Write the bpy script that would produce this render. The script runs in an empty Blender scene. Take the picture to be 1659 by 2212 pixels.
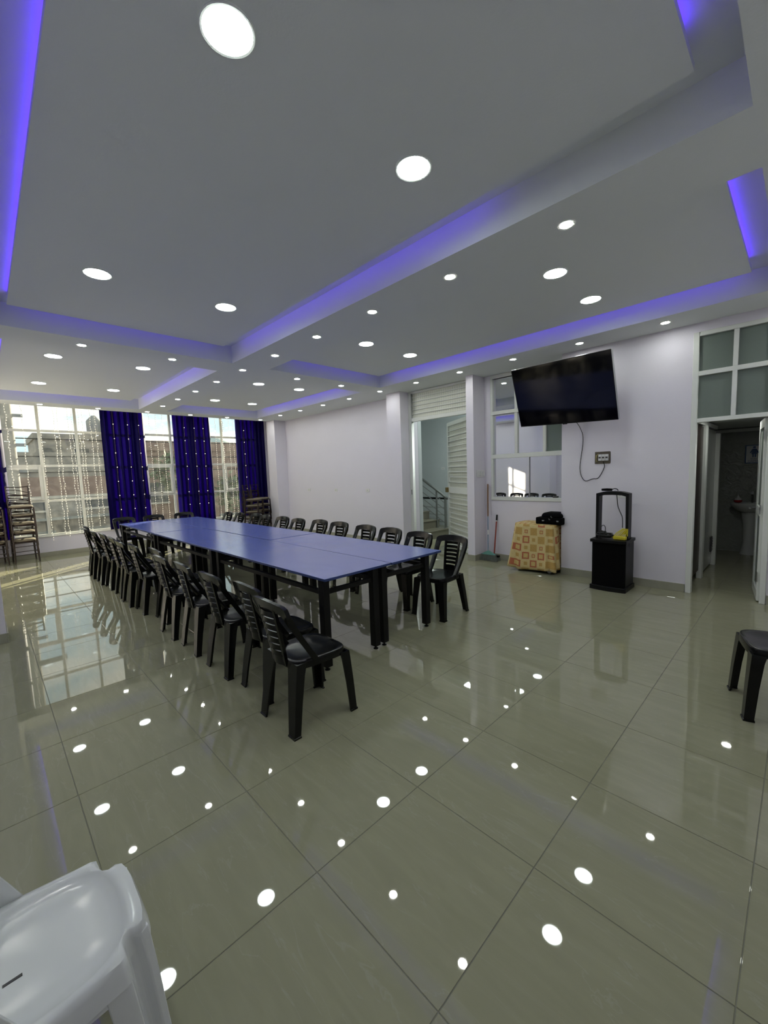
import bpy, bmesh, math, random
from mathutils import Vector, Matrix
random.seed(7)
SC = bpy.context.scene
COL = SC.collection
PI = math.pi

# ---------------------------------------------------------------- camera
H = 1.552                      # lens height above the floor
YAW, PITCH, ROLL, FPX = math.radians(44.21), math.radians(-5.451), math.radians(-1.997), 884.33
fw = Vector((math.sin(YAW)*math.cos(PITCH), math.cos(YAW)*math.cos(PITCH), math.sin(PITCH)))
r0 = Vector((math.cos(YAW), -math.sin(YAW), 0)); u0 = r0.cross(fw)
rt = r0*math.cos(ROLL) + u0*math.sin(ROLL); up = -r0*math.sin(ROLL) + u0*math.cos(ROLL)
cd = bpy.data.cameras.new('camera'); cd.sensor_fit = 'HORIZONTAL'; cd.sensor_width = 36; cd.lens = FPX/1659*36
cd.clip_start = .02; cd.clip_end = 2000
cam = bpy.data.objects.new('camera', cd); COL.objects.link(cam)
M = Matrix.Identity(4)
for i in range(3): M[i][0] = rt[i]; M[i][1] = up[i]; M[i][2] = -fw[i]
M[2][3] = H
cam.matrix_world = M
SC.camera = cam

# ---------------------------------------------------------------- world, sun, exposure
LAMP_BIG, LAMP_SMALL, LED, SKY, SUN = 46.0, 140.0, 5.2, 1.7, 26.0
w = bpy.data.worlds.new('world'); SC.world = w; w.use_nodes = True
nt = w.node_tree; nt.nodes.clear()
def wn(t, **k):
    n = nt.nodes.new(t)
    for a, b in k.items(): setattr(n, a, b)
    return n
out = wn('ShaderNodeOutputWorld'); bg = wn('ShaderNodeBackground'); bg.inputs['Strength'].default_value = SKY
tc = wn('ShaderNodeTexCoord'); mp = wn('ShaderNodeMapping'); mp.inputs['Scale'].default_value = (1.6, 1.6, 5.0)
nz = wn('ShaderNodeTexNoise'); nz.inputs['Scale'].default_value = 2.6; nz.inputs['Detail'].default_value = 7; nz.inputs['Roughness'].default_value = .58
cr = wn('ShaderNodeValToRGB'); cr.color_ramp.elements[0].position = .44; cr.color_ramp.elements[1].position = .6
mx = wn('ShaderNodeMix', data_type='RGBA')
mx.inputs['A'].default_value = (.52, .66, .72, 1); mx.inputs['B'].default_value = (1.05, 1.0, .9, 1)
L = nt.links.new
L(tc.outputs['Generated'], mp.inputs['Vector']); L(mp.outputs['Vector'], nz.inputs['Vector']); L(nz.outputs['Fac'], cr.inputs['Fac'])
L(cr.outputs['Color'], mx.inputs['Factor']); L(mx.outputs['Result'], bg.inputs['Color']); L(bg.outputs['Background'], out.inputs['Surface'])
sd = bpy.data.lights.new('sun', 'SUN'); sd.energy = SUN; sd.angle = math.radians(.6); sd.color = (1, .88, .66)
sun = bpy.data.objects.new('sun', sd); COL.objects.link(sun); sun.location = (20, 40, 20)
sun.rotation_euler = Vector((-.765, -.644, -.250)).to_track_quat('-Z', 'Y').to_euler()
vs = SC.view_settings; vs.view_transform = 'Standard'; vs.look = 'None'; vs.exposure = 0.0; vs.gamma = 1.0; vs.use_curve_mapping = False

# ---------------------------------------------------------------- materials
MATS = {}
def mat(name, col, rough=.5, metal=0, var=0, vscale=8, bump=0, bscale=60, spec=.5, emit=None, estr=0, coat=0, trans=0, ior=1.45):
    if name in MATS: return MATS[name]
    m = bpy.data.materials.new(name); m.use_nodes = True; MATS[name] = m
    t = m.node_tree; b = t.nodes['Principled BSDF']; c4 = (*col, 1)
    b.inputs['Base Color'].default_value = c4; b.inputs['Roughness'].default_value = rough; b.inputs['Metallic'].default_value = metal
    b.inputs['Specular IOR Level'].default_value = spec; b.inputs['Coat Weight'].default_value = coat; b.inputs['IOR'].default_value = ior
    if trans: b.inputs['Transmission Weight'].default_value = trans
    if emit: b.inputs['Emission Color'].default_value = (*emit, 1); b.inputs['Emission Strength'].default_value = estr
    if var or bump:
        tcn = t.nodes.new('ShaderNodeTexCoord')
    if var:
        n = t.nodes.new('ShaderNodeTexNoise'); n.inputs['Scale'].default_value = vscale; n.inputs['Detail'].default_value = 5
        x = t.nodes.new('ShaderNodeMix'); x.data_type = 'RGBA'
        x.inputs['A'].default_value = tuple(min(1, v*(1-var)) for v in col)+(1,); x.inputs['B'].default_value = tuple(min(1, v*(1+var)) for v in col)+(1,)
        t.links.new(tcn.outputs['Object'], n.inputs['Vector']); t.links.new(n.outputs['Fac'], x.inputs['Factor']); t.links.new(x.outputs['Result'], b.inputs['Base Color'])
    if bump:
        n = t.nodes.new('ShaderNodeTexNoise'); n.inputs['Scale'].default_value = bscale; n.inputs['Detail'].default_value = 3
        bp = t.nodes.new('ShaderNodeBump'); bp.inputs['Strength'].default_value = bump; bp.inputs['Distance'].default_value = .004
        t.links.new(tcn.outputs['Object'], n.inputs['Vector']); t.links.new(n.outputs['Fac'], bp.inputs['Height']); t.links.new(bp.outputs['Normal'], b.inputs['Normal'])
    return m
def custom(name):
    m = bpy.data.materials.new(name); m.use_nodes = True; MATS[name] = m
    t = m.node_tree; t.nodes.clear(); o = t.nodes.new('ShaderNodeOutputMaterial')
    return m, t, o
mat('wall_paint', (.75, .72, .795), .62, var=.02, vscale=3, bump=.25, bscale=90)
mat('ceiling_paint', (.75, .785, .775), .7, bump=.15, bscale=80)
mat('fascia_paint', (.76, .75, .80), .65)
mat('stair_paint', (.57, .605, .62), .35, var=.03, bump=.15, bscale=70)
mat('white_frame', (.72, .74, .70), .4, var=.03)
mat('window_frame_paint', (.74, .74, .68), .45)
mat('grout', (.20, .20, .165), .7)
mat('baseboard_tile', (.33, .325, .255), .15, var=.08, vscale=14)
mat('black_plastic', (.004, .0045, .0045), .2, spec=.32, var=.1, vscale=30)
mat('white_plastic', (.66, .68, .68), .16, spec=.5)
mat('black_metal', (.003, .003, .0033), .45, spec=.3)
mat('blue_top', (.105, .14, .44), .2, spec=1.0, var=.06, vscale=5, bump=.05, bscale=300)
mat('blue_edge', (.026, .048, .17), .4)
mat('brown_wood', (.018, .008, .005), .3, var=.3, vscale=20)
mat('tan_pad', (.20, .17, .12), .75, bump=.3, bscale=200)
mat('black_fabric', (.0025, .0025, .003), .85, bump=.5, bscale=300, spec=.1)
mat('screen_black', (.002, .002, .004), .07, spec=.4)
mat('grey_metal', (.45, .46, .46), .3, metal=1)
mat('steel', (.30, .305, .30), .3, metal=1)
mat('brass', (.30, .22, .10), .35, metal=1)
mat('step_stone', (.15, .138, .10), .3, var=.12, vscale=12)
mat('white_ceramic', (.6, .62, .6), .12)
mat('red_soap', (.30, .015, .015), .15)
mat('clear_plastic', (.5, .5, .5), .1)
mat('sign_white', (.62, .64, .66), .4)
mat('sign_blue', (.01, .07, .22), .4)
mat('yellow_plastic', (.62, .52, .03), .4)
mat('teal_plastic', (.10, .27, .23), .4)
mat('blue_pole', (.26, .32, .42), .35)
mat('brown_pole', (.24, .13, .075), .45)
mat('red_pole', (.30, .045, .03), .35)
mat('bristle', (.16, .18, .16), .8, var=.3, vscale=60)
mat('cable_black', (.01, .01, .01), .5)
mat('plate_white', (.72, .72, .72), .35)
mat('socket_dark', (.05, .05, .05), .5)
mat('raw_plaster', (.13, .11, .085), .9, var=.4, vscale=40)
mat('wire_yellow', (.40, .36, .14), .5)
mat('bulb_warm', (1, .8, .5), .3, emit=(1, .92, .78), estr=2.0)
mat('cord_white', (.88, .87, .80), .5)
mat('concrete', (.25, .23, .205), .9, var=.55, vscale=1.6, bump=.4, bscale=10)
mat('brick_wall', (.22, .15, .125), .9, var=.3, vscale=1.3)
mat('pale_wall', (.45, .42, .37), .9, var=.2, vscale=1)
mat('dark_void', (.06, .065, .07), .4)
mat('shutter', (.22, .235, .23), .6, var=.2, vscale=2)
mat('asphalt', (.20, .19, .165), .9, var=.2, vscale=.7)
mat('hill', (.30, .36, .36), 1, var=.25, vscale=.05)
mat('tree_leaf', (.09, .12, .07), .8, var=.5, vscale=3)
mat('car_paint', (.45, .46, .46), .3)
mat('car_dark', (.05, .055, .06), .3)
mat('tank_grey', (.16, .17, .18), .7, var=.2)
mat('led_violet', (.1, .02, .5), .5, emit=(.095, .022, 1.0), estr=LED)
mat('lamp_big', (.9, .9, .9), .5, emit=(.90, 1.0, .95), estr=LAMP_BIG)
mat('lamp_small', (.9, .9, .9), .5, emit=(.97, 1.0, .94), estr=LAMP_SMALL)
mat('frosted', (.15, .185, .16), .28, var=.06, vscale=120, bump=.25, bscale=250)
mat('partition_white', (.42, .44, .41), .18, var=.05)

# polished floor tile with faint veins
m, t, o = custom('floor_tile')
b = t.nodes.new('ShaderNodeBsdfPrincipled'); g = t.nodes.new('ShaderNodeNewGeometry'); oi = t.nodes.new('ShaderNodeObjectInfo')
mpn = t.nodes.new('ShaderNodeMapping'); mpn.inputs['Rotation'].default_value = (0, 0, .55); mpn.inputs['Scale'].default_value = (9, 1.6, 1)
wv = t.nodes.new('ShaderNodeTexNoise'); wv.inputs['Scale'].default_value = 1.6; wv.inputs['Detail'].default_value = 6; wv.inputs['Distortion'].default_value = 1.2
rp = t.nodes.new('ShaderNodeValToRGB'); e = rp.color_ramp.elements
e[0].position = .30; e[0].color = (.272, .268, .178, 1); e[1].position = .66; e[1].color = (.297, .293, .198, 1)
v = e.new(.48); v.color = (.281, .277, .186, 1)
vn = t.nodes.new('ShaderNodeTexNoise'); vn.inputs['Scale'].default_value = 1.1; vn.inputs['Detail'].default_value = 8; vn.inputs['Distortion'].default_value = .8
vr = t.nodes.new('ShaderNodeValToRGB'); e = vr.color_ramp.elements; e[0].position = .493; e[0].color = (0, 0, 0, 1); e[1].position = .507; e[1].color = (0, 0, 0, 1)
k = e.new(.5); k.color = (.5, .5, .5, 1)
mixv = t.nodes.new('ShaderNodeMix'); mixv.data_type = 'RGBA'; mixv.inputs['B'].default_value = (.345, .342, .268, 1)
t.links.new(g.outputs['Position'], mpn.inputs['Vector']); t.links.new(mpn.outputs['Vector'], wv.inputs['Vector']); t.links.new(mpn.outputs['Vector'], vn.inputs['Vector'])
t.links.new(wv.outputs['Fac'], rp.inputs['Fac']); t.links.new(vn.outputs['Fac'], vr.inputs['Fac'])
t.links.new(rp.outputs['Color'], mixv.inputs['A']); t.links.new(vr.outputs['Color'], mixv.inputs['Factor'])
t.links.new(mixv.outputs['Result'], b.inputs['Base Color']); b.inputs['Roughness'].default_value = .022; b.inputs['IOR'].default_value = 1.55
t.links.new(b.outputs['BSDF'], o.inputs['Surface'])
# window glass: thin, slightly dirty
m, t, o = custom('window_glass')
tr = t.nodes.new('ShaderNodeBsdfTransparent'); tr.inputs['Color'].default_value = (.93, .95, .93, 1)
gl = t.nodes.new('ShaderNodeBsdfGlossy'); gl.inputs['Roughness'].default_value = .02
df = t.nodes.new('ShaderNodeBsdfTranslucent'); df.inputs['Color'].default_value = (.8, .8, .74, 1)
lwt = t.nodes.new('ShaderNodeLayerWeight'); lwt.inputs['Blend'].default_value = .5
pw = t.nodes.new('ShaderNodeMath'); pw.operation = 'POWER'; pw.inputs[1].default_value = 5; t.links.new(lwt.outputs['Facing'], pw.inputs[0])
fr = t.nodes.new('ShaderNodeMath'); fr.operation = 'MULTIPLY_ADD'; fr.inputs[1].default_value = .9; fr.inputs[2].default_value = .03; t.links.new(pw.outputs[0], fr.inputs[0])
mx1 = t.nodes.new('ShaderNodeMixShader'); mx2 = t.nodes.new('ShaderNodeMixShader')
gm = t.nodes.new('ShaderNodeNewGeometry'); ns = t.nodes.new('ShaderNodeTexNoise'); ns.inputs['Scale'].default_value = 3.5; ns.inputs['Detail'].default_value = 6; ns.inputs['Distortion'].default_value = 1.5
nr = t.nodes.new('ShaderNodeMapRange'); nr.inputs['From Min'].default_value = .45; nr.inputs['From Max'].default_value = .75; nr.inputs['To Min'].default_value = .004; nr.inputs['To Max'].default_value = .022
t.links.new(gm.outputs['Position'], ns.inputs['Vector']); t.links.new(ns.outputs['Fac'], nr.inputs['Value']); t.links.new(nr.outputs['Result'], mx1.inputs['Fac'])
t.links.new(tr.outputs[0], mx1.inputs[1]); t.links.new(df.outputs[0], mx1.inputs[2])
t.links.new(fr.outputs[0], mx2.inputs['Fac']); t.links.new(mx1.outputs[0], mx2.inputs[1]); t.links.new(gl.outputs[0], mx2.inputs[2])
t.links.new(mx2.outputs[0], o.inputs['Surface'])
# reflective film glass of the inner window
mat('green_glass', (.17, .215, .185), .12, spec=.6)
mat('mirror_glass', (.80, .83, .84), .015, metal=1)
# satin curtain
m, t, o = custom('curtain_satin')
b = t.nodes.new('ShaderNodeBsdfPrincipled'); b.inputs['Base Color'].default_value = (.010, .006, .105, 1); b.inputs['Roughness'].default_value = .45; b.inputs['Specular IOR Level'].default_value = .2
tl = t.nodes.new('ShaderNodeBsdfTranslucent'); tl.inputs['Color'].default_value = (.058, .016, .25, 1)
mx1 = t.nodes.new('ShaderNodeMixShader'); mx1.inputs['Fac'].default_value = .5
t.links.new(b.outputs[0], mx1.inputs[1]); t.links.new(tl.outputs[0], mx1.inputs[2]); t.links.new(mx1.outputs[0], o.inputs['Surface'])
# patterned tablecloth: woven squares inside squares
m, t, o = custom('cloth_squares')
b = t.nodes.new('ShaderNodeBsdfPrincipled'); b.inputs['Roughness'].default_value = .85
uv = t.nodes.new('ShaderNodeUVMap'); sep = t.nodes.new('ShaderNodeSeparateXYZ'); t.links.new(uv.outputs['UV'], sep.inputs[0])
def mth(op, a, b_=None, c=None):
    n = t.nodes.new('ShaderNodeMath'); n.operation = op
    for i, v_ in enumerate((a, b_, c)):
        if v_ is None: continue
        if isinstance(v_, (int, float)): n.inputs[i].default_value = v_
        else: t.links.new(v_, n.inputs[i])
    return n.outputs[0]
cell = .115
U = mth('DIVIDE', sep.outputs['X'], cell); V = mth('DIVIDE', sep.outputs['Y'], cell)
fu = mth('ABSOLUTE', mth('SUBTRACT', mth('FRACT', U), .5)); fv = mth('ABSOLUTE', mth('SUBTRACT', mth('FRACT', V), .5))
d = mth('MAXIMUM', fu, fv)
cmb = t.nodes.new('ShaderNodeCombineXYZ'); t.links.new(mth('FLOOR', U), cmb.inputs[0]); t.links.new(mth('FLOOR', V), cmb.inputs[1])
wnz = t.nodes.new('ShaderNodeTexWhiteNoise'); wnz.noise_dimensions = '2D'; t.links.new(cmb.outputs[0], wnz.inputs['Vector'])
par = mth('MODULO', mth('ADD', mth('ADD', mth('FLOOR', U), mth('FLOOR', V)), 40), 2)
sz = mth('ADD', mth('MULTIPLY', par, .22), .22)                       # big squares alternate with small ones
ins = mth('LESS_THAN', d, sz); inner = mth('LESS_THAN', d, mth('MULTIPLY', sz, .62)); isred = mth('GREATER_THAN', wnz.outputs['Value'], .62)
def cmix(f, A, B):
    n = t.nodes.new('ShaderNodeMix'); n.data_type = 'RGBA'
    for s, v_ in (('Factor', f), ('A', A), ('B', B)):
        if isinstance(v_, tuple): n.inputs[s].default_value = v_
        else: t.links.new(v_, n.inputs[s])
    return n.outputs['Result']
cream = (.60, .47, .22, 1); gold = (.46, .29, .085, 1); red = (.42, .13, .06, 1); pale = (.55, .40, .15, 1)
ring = cmix(isred, gold, red); core = cmix(isred, gold, pale)
sq = cmix(inner, ring, core); colr = cmix(ins, cream, sq)
nb = t.nodes.new('ShaderNodeTexNoise'); nb.inputs['Scale'].default_value = 40; nb.inputs['Detail'].default_value = 4
hs_ = t.nodes.new('ShaderNodeMapRange'); hs_.inputs['To Min'].default_value = .8; hs_.inputs['To Max'].default_value = 1.2
t.links.new(nb.outputs['Fac'], hs_.inputs['Value'])
mu = t.nodes.new('ShaderNodeMix'); mu.data_type = 'RGBA'; mu.blend_type = 'MULTIPLY'; mu.inputs['Factor'].default_value = 1
t.links.new(colr, mu.inputs['A']); t.links.new(hs_.outputs['Result'], mu.inputs['B']); t.links.new(mu.outputs['Result'], b.inputs['Base Color'])
t.links.new(b.outputs[0], o.inputs['Surface'])
# embossed bathroom wall tile and patterned glass of the stair door
def wavy(name, colA, colB, scale, rough, kind, across='X'):
    m, t, o = custom(name); b = t.nodes.new('ShaderNodeBsdfPrincipled'); tcn = t.nodes.new('ShaderNodeTexCoord')
    if kind == 'check':
        n = t.nodes.new('ShaderNodeTexBrick'); n.inputs['Scale'].default_value = scale; n.inputs['Mortar Size'].default_value = .07; n.inputs['Mortar Smooth'].default_value = .3; n.inputs['Brick Width'].default_value = .45; n.inputs['Row Height'].default_value = .55; n.offset = 0
        n.inputs['Color1'].default_value = (*colA, 1); n.inputs['Color2'].default_value = (*colA, 1); n.inputs['Mortar'].default_value = (*colB, 1)
        sp_ = t.nodes.new('ShaderNodeSeparateXYZ'); cb_ = t.nodes.new('ShaderNodeCombineXYZ'); t.links.new(tcn.outputs['Object'], sp_.inputs[0])
        t.links.new(sp_.outputs[across], cb_.inputs[0]); t.links.new(sp_.outputs['Z'], cb_.inputs[1]); t.links.new(cb_.outputs[0], n.inputs['Vector']); t.links.new(n.outputs['Color'], b.inputs['Base Color'])
    else:
        n = t.nodes.new('ShaderNodeTexNoise'); n.inputs['Scale'].default_value = scale; n.inputs['Distortion'].default_value = 2.5; n.inputs['Detail'].default_value = 3
        b.inputs['Base Color'].default_value = (*colA, 1)
        bp = t.nodes.new('ShaderNodeBump'); bp.inputs['Strength'].default_value = .8; bp.inputs['Distance'].default_value = .02
        t.links.new(tcn.outputs['Object'], n.inputs['Vector']); t.links.new(n.outputs['Fac'], bp.inputs['Height']); t.links.new(bp.outputs['Normal'], b.inputs['Normal'])
    b.inputs['Roughness'].default_value = rough
    t.links.new(b.outputs[0], o.inputs['Surface'])
wavy('bath_tile', (.30, .32, .29), None, 7, .2, 'noise')
wavy('pattern_glass', (.48, .50, .43), (.68, .69, .60), 9, .35, 'check')
wavy('pattern_glass_transom', (.56, .58, .51), (.68, .69, .60), 9, .35, 'check', 'Y')

# ---------------------------------------------------------------- mesh helpers
class MB:
    def __init__(s): s.v = []; s.f = []; s.uv = None
    def box(s, x0, x1, y0, y1, z0, z1, mtx=None):
        n = len(s.v); P = [Vector((x, y, z)) for z in (z0, z1) for y in (y0, y1) for x in (x0, x1)]
        if mtx: P = [mtx @ p for p in P]
        s.v += P
        s.f += [tuple(n+i for i in q) for q in ((0, 2, 3, 1), (4, 5, 7, 6), (0, 1, 5, 4), (2, 6, 7, 3), (0, 4, 6, 2), (1, 3, 7, 5))]
        return s
    def loft(s, rings, cap0=True, cap1=True, closed=True):
        n = len(rings[0]); b0 = len(s.v)
        for r in rings: s.v += [Vector(p) for p in r]
        for i in range(len(rings)-1):
            for j in range(n if closed else n-1):
                a = b0+i*n+j; c = b0+i*n+(j+1) % n
                s.f.append((a, c, c+n, a+n))
        if cap0: s.f.append(tuple(reversed(range(b0, b0+n))))
        if cap1: s.f.append(tuple(range(b0+(len(rings)-1)*n, b0+len(rings)*n)))
        return s
    def tube(s, path, r, n=8, caps=True):
        path = [Vector(p) for p in path]; rings = []; prev = None
        for i, p in enumerate(path):
            d = (path[min(i+1, len(path)-1)]-path[max(i-1, 0)]).normalized()
            if prev is None:
                a = Vector((0, 0, 1)) if abs(d.z) < .9 else Vector((1, 0, 0)); x = d.cross(a).normalized()
            else: x = (prev-d*prev.dot(d)).normalized()
            prev = x; y = d.cross(x); rr = r[i] if isinstance(r, (list, tuple)) else r
            rings.append([p+x*math.cos(2*PI*k/n)*rr+y*math.sin(2*PI*k/n)*rr for k in range(n)])
        return s.loft(rings, caps, caps)
    def bar(s, a, b_, w_, h_):
        a = Vector(a); b_ = Vector(b_); d = (b_-a).normalized(); q = Vector((0, 0, 1)) if abs(d.z) < .95 else Vector((0, 1, 0))
        x = d.cross(q).normalized(); y = x.cross(d)
        R = lambda p: [p+x*w_/2+y*h_/2, p-x*w_/2+y*h_/2, p-x*w_/2-y*h_/2, p+x*w_/2-y*h_/2]
        return s.loft([R(a), R(b_)])
    def lathe(s, prof, n=24, c=(0, 0, 0), cap=True):
        return s.loft([[(c[0]+r_*math.cos(2*PI*k/n), c[1]+r_*math.sin(2*PI*k/n), c[2]+z_) for k in range(n)] for r_, z_ in prof], cap, cap)
    def grid(s, fn, nu, nv, th=0):
        """surface fn(u,v)->Vector; th>0 gives it a back side"""
        P = [[Vector(fn(i/nu, j/nv)) for i in range(nu+1)] for j in range(nv+1)]
        b0 = len(s.v); w_ = nu+1
        for row in P: s.v += row
        for j in range(nv):
            for i in range(nu): a = b0+j*w_+i; s.f.append((a, a+1, a+1+w_, a+w_))
        return s
def finish(bm, sharp=35):
    bmesh.ops.remove_doubles(bm, verts=bm.verts, dist=1e-5)
    bmesh.ops.recalc_face_normals(bm, faces=bm.faces)
    th = math.radians(sharp)
    for f in bm.faces: f.smooth = True
    for e_ in bm.edges:
        if len(e_.link_faces) == 2 and e_.calc_face_angle(0) > th: e_.smooth = False
def obj(name, mb, material, parent=None, bevel=0, loc=None, seg=2, solid=0, sharp=35, flat=False):
    me = bpy.data.meshes.new(name)
    bm = bmesh.new(); vs_ = [bm.verts.new(p) for p in mb.v]
    for f in mb.f:
        try: bm.faces.new([vs_[i] for i in f])
        except ValueError: pass
    if flat: bmesh.ops.recalc_face_normals(bm, faces=bm.faces)
    else: finish(bm, sharp)
    bm.to_mesh(me); bm.free()
    me.materials.append(MATS[material])
    ob = bpy.data.objects.new(name, me); COL.objects.link(ob)
    if parent: ob.parent = parent
    if loc: ob.location = loc
    if solid:
        mm = ob.modifiers.new('s', 'SOLIDIFY'); mm.thickness = solid; mm.offset = 0
    if bevel:
        mm = ob.modifiers.new('b', 'BEVEL'); mm.width = bevel; mm.segments = seg; mm.limit_method = 'ANGLE'; mm.angle_limit = .6
    return ob
def bx(*a): return MB().box(*a)
def tag(o, label, cat, group=None, kind=None):
    o['label'] = label; o['category'] = cat
    if group: o['group'] = group
    if kind: o['kind'] = kind
    return o
def thing(name, label, cat, loc=(0, 0, 0), rz=0, group=None):
    o = bpy.data.objects.new(name, None); COL.objects.link(o); o.location = loc; o.rotation_euler = (0, 0, rz); o.empty_display_size = .1
    return tag(o, label, cat, group)
def copy_tree(o, parent=None):
    c = o.copy(); COL.objects.link(c); c.parent = parent
    for ch in o.children: copy_tree(ch, c)
    return c
def struct(name, mb, material, label, cat, parent=None, bevel=0):
    o = obj(name, mb, material, parent, bevel, flat=name != 'hills')
    if not parent: tag(o, label, cat, kind='structure')
    else: o['kind'] = 'structure'
    return o
ORD = ['first', 'second', 'third', 'fourth', 'fifth', 'sixth', 'seventh', 'eighth', 'ninth', 'tenth', 'eleventh', 'twelfth', 'thirteenth', 'fourteenth', 'fifteenth']

# ---------------------------------------------------------------- the room
HS, HP, HT = 3.105, 3.251, 3.45         # soffit, floating panels, slab above
HC = HP+.078                             # top of the coves
XL, XR, XW = -.45, 5.91, 6.25           # left wall, TV wall, recessed right wall
YB, YE, YW = -.45, 10.64, 11.40         # back wall, end of the soffit, window wall
TW = 3.45

# floor: one slab of grout with every tile a piece of its own
floor = struct('floor', bx(XL-.1, 9.4, -1.6, YW+.1, -.12, -.0025), 'grout', 'glossy beige porcelain tile floor', 'floor')
tile_cache = {}
def tile(x0, x1, y0, y1):
    g_ = .0014; key = (round(x1-x0, 3), round(y1-y0, 3))
    if key not in tile_cache:
        w_, h_ = x1-x0, y1-y0; c = .0012
        R = lambda i, z_: [(-w_/2+g_+i, -h_/2+g_+i, z_), (w_/2-g_-i, -h_/2+g_+i, z_), (w_/2-g_-i, h_/2-g_-i, z_), (-w_/2+g_+i, h_/2-g_-i, z_)]
        o_ = obj('tile', MB().loft([R(0, -.010), R(0, -c), R(c, 0)]), 'floor_tile', floor, sharp=10); tile_cache[key] = o_
    else:
        o_ = tile_cache[key].copy(); COL.objects.link(o_)
    o_.location = ((x0+x1)/2, (y0+y1)/2, 0)
xs = [XL] + [.2+.6*k for k in range(-1, 12) if XL+.05 < .2+.6*k < 6.24] + [6.24]
ys = [YB] + [.07+.6*k for k in range(-1, 20) if YB+.05 < .07+.6*k < YW-.05] + [YW]
for i in range(len(xs)-1):
    for j in range(len(ys)-1):
        tile(xs[i], xs[i+1], ys[j], ys[j+1])
for i in range(5):                       # bathroom floor
    for j in range(3): tile(6.25+.6*i, 6.85+.6*i, -.53+.6*j, .07+.6*j)
for i in range(5):                       # stairwell floor
    for j in range(8): tile(6.25+.6*i, 6.85+.6*i, 4.0+.6*j, 4.6+.6*j)

W = 'wall_paint'
struct('wall_left', bx(XL-.15, XL, YB-.15, YW+.15, 0, TW), W, 'lilac painted long wall on the left of the room', 'wall')
struct('wall_back', bx(XL, 9.4, YB-.15, YB, 0, TW), W, 'lilac painted wall behind the camera', 'wall')
mb = MB(); mb.box(XR, XR+.14, YB, .235, 0, TW); mb.box(XR, XR+.14, .94, 2.42, 0, TW); mb.box(XR, XR+.14, .235, .94, 3.0, TW)
mb.box(XR+.14, 6.9, 2.28, 2.42, 0, TW)
struct('wall_television', mb, W, 'lilac wall carrying the television between bathroom door and inner window', 'wall')
mb = MB(); mb.box(6.24, 6.40, 2.42, 3.9, 0, 1.018); mb.box(6.24, 6.40, 3.745, 3.9, 1.018, TW)
struct('wall_recess', mb, W, 'lilac low wall under the inner window', 'wall')
struct('wall_pillar_broom', bx(5.90, 6.40, 3.87, 4.01, 0, TW), W, 'narrow lilac pillar between the brooms and the slatted door', 'pillar')
struct('wall_pillar_stair', bx(5.90, 6.40, 5.52, 5.89, 0, TW), W, 'lilac pillar left of the stair doorway', 'pillar')
struct('wall_right', bx(XW, XW+.15, 5.89, YW+.15, 0, TW), W, 'plain pale wall behind the far chairs', 'wall')
struct('wall_pillar_corner', bx(5.90, XW, 10.30, 10.72, 0, TW), W, 'lilac pillar in the far corner beside the curtain', 'pillar')
struct('wall_pillar_left', bx(XL, .037, 5.477, 5.95, 0, TW), W, 'lilac pillar at the left edge of the picture', 'pillar')
mb = MB(); mb.box(XL, XW, YW, YW+.15, 0, .44); mb.box(XL, XW, YW, YW+.15, 3.34, TW+.15); mb.box(XL, -.1, YW, YW+.15, .44, 3.34); mb.box(6.1, XW, YW, YW+.15, .44, 3.34)
struct('wall_window', mb, W, 'low lilac wall under the big street window', 'wall')

# baseboards of floor tile
def base(name, x0, x1, y0, y1, lab):
    o_ = struct(name, bx(x0, x1, y0, y1, 0, .098), 'baseboard_tile', lab, 'baseboard', bevel=.002)
base('baseboard_left', XL, XL+.012, YB, 5.477, 'beige tile baseboard along the left wall')
base('baseboard_pillar_left', .037, .049, 5.465, 5.96, 'beige tile baseboard on the side of the left pillar')
base('baseboard_pillar_left_front', XL+.012, .037, 5.465, 5.477, 'beige tile baseboard on the front of the left pillar')
base('baseboard_left_far', XL, XL+.012, 5.95, YW-.012, 'beige tile baseboard on the left wall beyond the pillar')
base('baseboard_window', XL, XW, YW-.012, YW, 'beige tile baseboard under the street window')
base('baseboard_right', XW-.012, XW, 5.89, 10.30, 'beige tile baseboard along the plain right wall')
base('baseboard_corner', 5.888, 5.90, 10.29, 10.72, 'beige tile baseboard on the far corner pillar')
base('baseboard_corner_front', 5.90, XW-.012, 10.288, 10.30, 'beige tile baseboard on the front of the corner pillar')
base('baseboard_stair', 5.888, 5.90, 5.51, 5.90, 'beige tile baseboard on the stair doorway pillar')
base('baseboard_broom', 5.888, 5.90, 3.858, 4.02, 'beige tile baseboard on the front of the broom pillar')
base('baseboard_broom_side', 5.90, 6.228, 3.858, 3.87, 'beige tile baseboard on the side of the broom pillar')
base('baseboard_recess', 6.228, 6.24, 2.42, 3.858, 'beige tile baseboard under the inner window')
base('baseboard_television', 5.898, 5.91, .945, 2.42, 'beige tile baseboard under the television')
base('baseboard_bathroom', 5.898, 5.91, YB, .23, 'beige tile baseboard right of the bathroom door')
base('baseboard_back', XL, 5.898, YB, YB+.012, 'beige tile baseboard behind the camera')

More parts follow.
